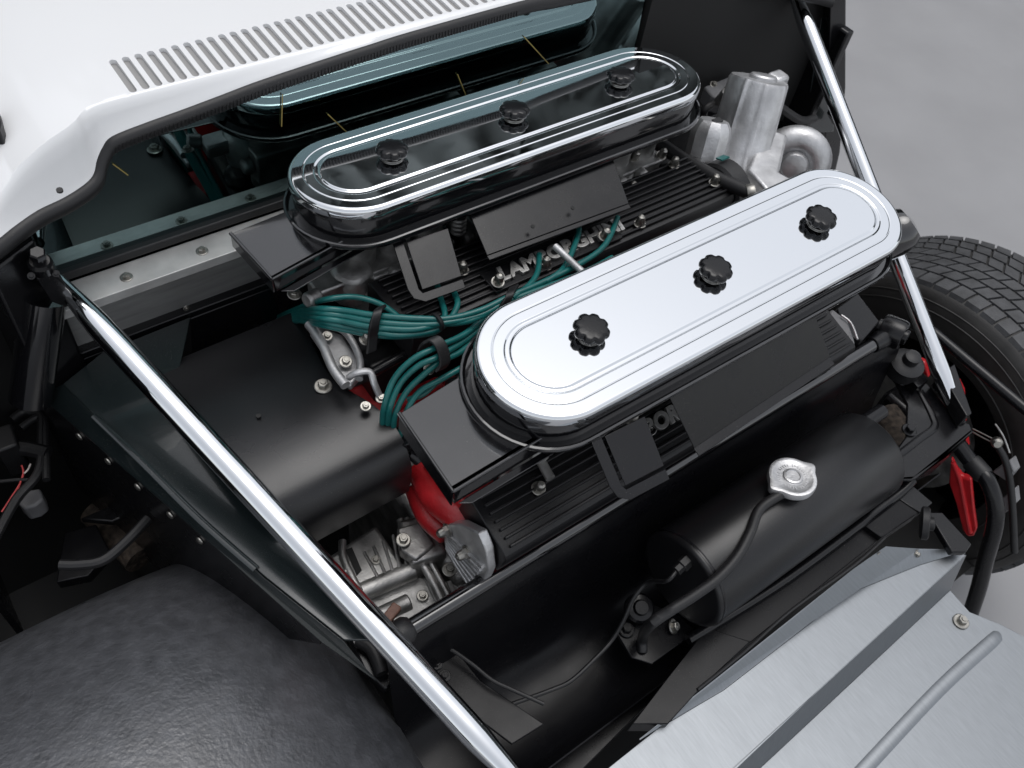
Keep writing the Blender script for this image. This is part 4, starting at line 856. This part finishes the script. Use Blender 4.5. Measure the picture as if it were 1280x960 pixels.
# bent pipe, arms
bpz = MB(); bpz.tube([P(x, y, X=X) for x, y, X in ((1198, 556, .545), (1216, 580, .545), (1234, 600, .54), (1244, 630, .54), (1243, 660, .54), (1232, 700, .545), (1222, 740, .55), (1205, 790, .55))], .0135, 18, 8); bpo = bpz.build('bent_pipe', 'satin', car, label='bent black pipe curving down past the tyre')
cl_ = MB(); cl_.lathe([(.0155, -.016), (.0165, -.012), (.0165, .012), (.0155, .016)], P(1222, 586, X=.545), P(1234, 600, X=.54) - P(1216, 580, X=.545), n=20); cl_.build('pipe_sleeve', 'rubber', bpo)
ar_ = MB(); ar_.cyl(P(1160, 410, X=.60), P(1300, 527, X=.60), .0095); ar_.build('anti_roll_bar', 'satin', car, label='thin black bar crossing the tyre sidewall')
nip = MB(); npz = P(1246, 553, X=.59); nip.lathe([(.007, -.008), (.009, -.004), (.009, .004), (.006, .008)], npz, (-.6, -.4, .3), n=14); npo = nip.build('brake_nipple', 'steel', car)
for pts, r in ((((1216, 536), (1230, 543), (1246, 551)), .0012), (((1216, 540), (1232, 549), (1246, 555)), .0012)):
    t_ = MB(); t_.tube([P(x, y, X=.59) for x, y in pts], r, 8, 4); t_.build('wire', 'steel', npo)
bh = MB(); bh.tube([P(x, y, X=.60) for x, y in ((1246, 556), (1256, 574), (1262, 598), (1266, 640), (1268, 690))], .006, 12, 6); bh.build('brake_hose', 'rubber', car)
dsk = MB(); dsk.tube([P(x, y, X=.61) for x, y in ((1244, 530), (1254, 545), (1262, 566))], .0016, 8, 4); dsk.build('bright_edge', 'alu_dark', car)
hubm = MB(); hubm.box(V(.63, -.13, .36), (.06, .10, .20)); hubm.build('hub_carrier', 'satin', car, bevel=.01)
lug = MB(); lug.prism([P(x, y, X=.60) for x, y in ((1240, 590), (1262, 575), (1268, 590), (1258, 602))], (.02, 0, 0)); lug.prism([P(x, y, X=.60) for x, y in ((1250, 625), (1266, 612), (1268, 630), (1256, 642))], (.02, 0, 0)); lug.build('caliper_bracket', 'grey', car, bevel=.002)

# ------------------------------------------------------------------ right rear wheel
WX0, WX1, WY, WZ, WR = .681, .898, -.122, .333, .333
wheel = bpy.data.objects.new('wheel', None); col.objects.link(wheel); wheel.parent = car; wheel['label'] = 'right rear wheel with wide blocky tyre'
wo = V(WX0, WY, WZ); ax = (1, 0, 0); W = WX1 - WX0
ty_ = MB(); ty_.lathe([(.205, .006), (.225, -.006), (.262, -.013), (.295, -.010), (.315, -.002), (WR - .012, .006), (WR - .007, .02), (WR - .0045, W * .3), (WR - .004, W * .5), (WR - .0045, W * .7), (WR - .007, W - .02), (WR - .012, W - .006), (.315, W + .002), (.295, W + .010), (.262, W + .013), (.225, W + .006), (.205, W - .006)], wo, ax, n=120, cap0=False, cap1=False)
ty_.build('tyre', 'tyre_side', wheel, ang=60)
for r_, x_ in ((.302, -.0075), (.286, -.0115), (.232, -.008)):
    rgm = MB(); n = 120; rg2 = []
    for i in range(n + 1):
        a = 2 * math.pi * i / n; cen = wo + V(x_, math.cos(a) * r_, math.sin(a) * r_); ex = V(0, math.cos(a), math.sin(a))
        rg2.append([cen + ex * math.cos(2 * math.pi * j / 6) * .0016 + V(1, 0, 0) * math.sin(2 * math.pi * j / 6) * .0016 for j in range(6)])
    rgm.rings(rg2, False, False); rgm.build('sidewall_ring', 'tyre_side', wheel)
def tread_pt(u, a, h):                    # u across 0..1, a angle, h height over the carcass
    e = abs(u - .5) * 2; r = WR - .0045 - .0055 * e ** 4 + h
    return wo + V(W * (.02 + .96 * u), math.cos(a) * r, math.sin(a) * r)
NB = 66
bounds = [0, .15, .30, .44, .58, .72, .86, 1.0]
blocks = 0
rest = MB()
for row in range(7):
    u0, u1 = bounds[row] + .010, bounds[row + 1] - .010
    for k in range(NB):
        st = 2 * math.pi / NB; off = (row % 2) * .5 * st + row * .21 * st
        a0 = k * st + off + .06 * st; a1 = (k + 1) * st + off - .06 * st
        sk = .38 * st * (1 if row < 4 else -1)
        if row == 0: sk = .12 * st
        mid = math.degrees((a0 + a1) / 2) % 360
        p = [(u0, a0), (u1, a0 + sk), (u1, a1 + sk), (u0, a1)]
        bot = [tread_pt(u, a, -.002) for u, a in p]
        um, am = (u0 + u1) / 2, (a0 + a1 + sk) / 2
        top_ = [tread_pt(um + (u - um) * .97, am + (a - am) * .96, .0045) for u, a in p]
        if row == 0:
            bot[0] = wo + V(.001, math.cos(a0) * (WR - .022), math.sin(a0) * (WR - .022)); bot[3] = wo + V(.001, math.cos(a1) * (WR - .022), math.sin(a1) * (WR - .022))
        vis = 25 < mid < 160
        fs = [[4, 5, 6, 7], [0, 1, 5, 4], [1, 2, 6, 5], [2, 3, 7, 6], [3, 0, 4, 7]]
        if vis:
            b_ = MB(); b_.add(bot + top_, fs); b_.build('tread_block', 'tyre', wheel, ang=30)
        else: rest.add(bot + top_, fs)
ro = rest.build('tread', 'tyre', wheel, ang=30); ro['kind'] = 'stuff'
rim = MB(); rim.lathe([(.21, .004), (.205, .02), (.195, .05), (.19, .12), (.195, W - .03), (.06, W - .05), (.05, .06), (.0, .055)][:-1], wo, ax, n=72, cap0=False); rim.build('rim', 'satin', wheel)
dsc = MB(); dsc.lathe([(.05, .02), (.14, .02), (.14, .032), (.05, .032)], wo, ax, n=60); dsc.build('brake_disc', 'alu_dark', wheel)
# left rear wheel under the arch (only its arch shows, but it stands on the ground)
wl = bpy.data.objects.new('wheel', None); col.objects.link(wl); wl.parent = car
lt = MB(); lt.lathe([(.19, .02), (.225, -.006), (.262, -.013), (.305, -.006), (WR - .008, .01), (WR, .03), (WR, W - .03), (WR - .008, W - .01), (.305, W + .006), (.262, W + .013), (.225, W + .006), (.19, W - .02)], V(-WX1, WY, WZ), ax, n=80, cap0=True, cap1=True)
lt.build('tyre', 'tyre_side', wl, ang=60)
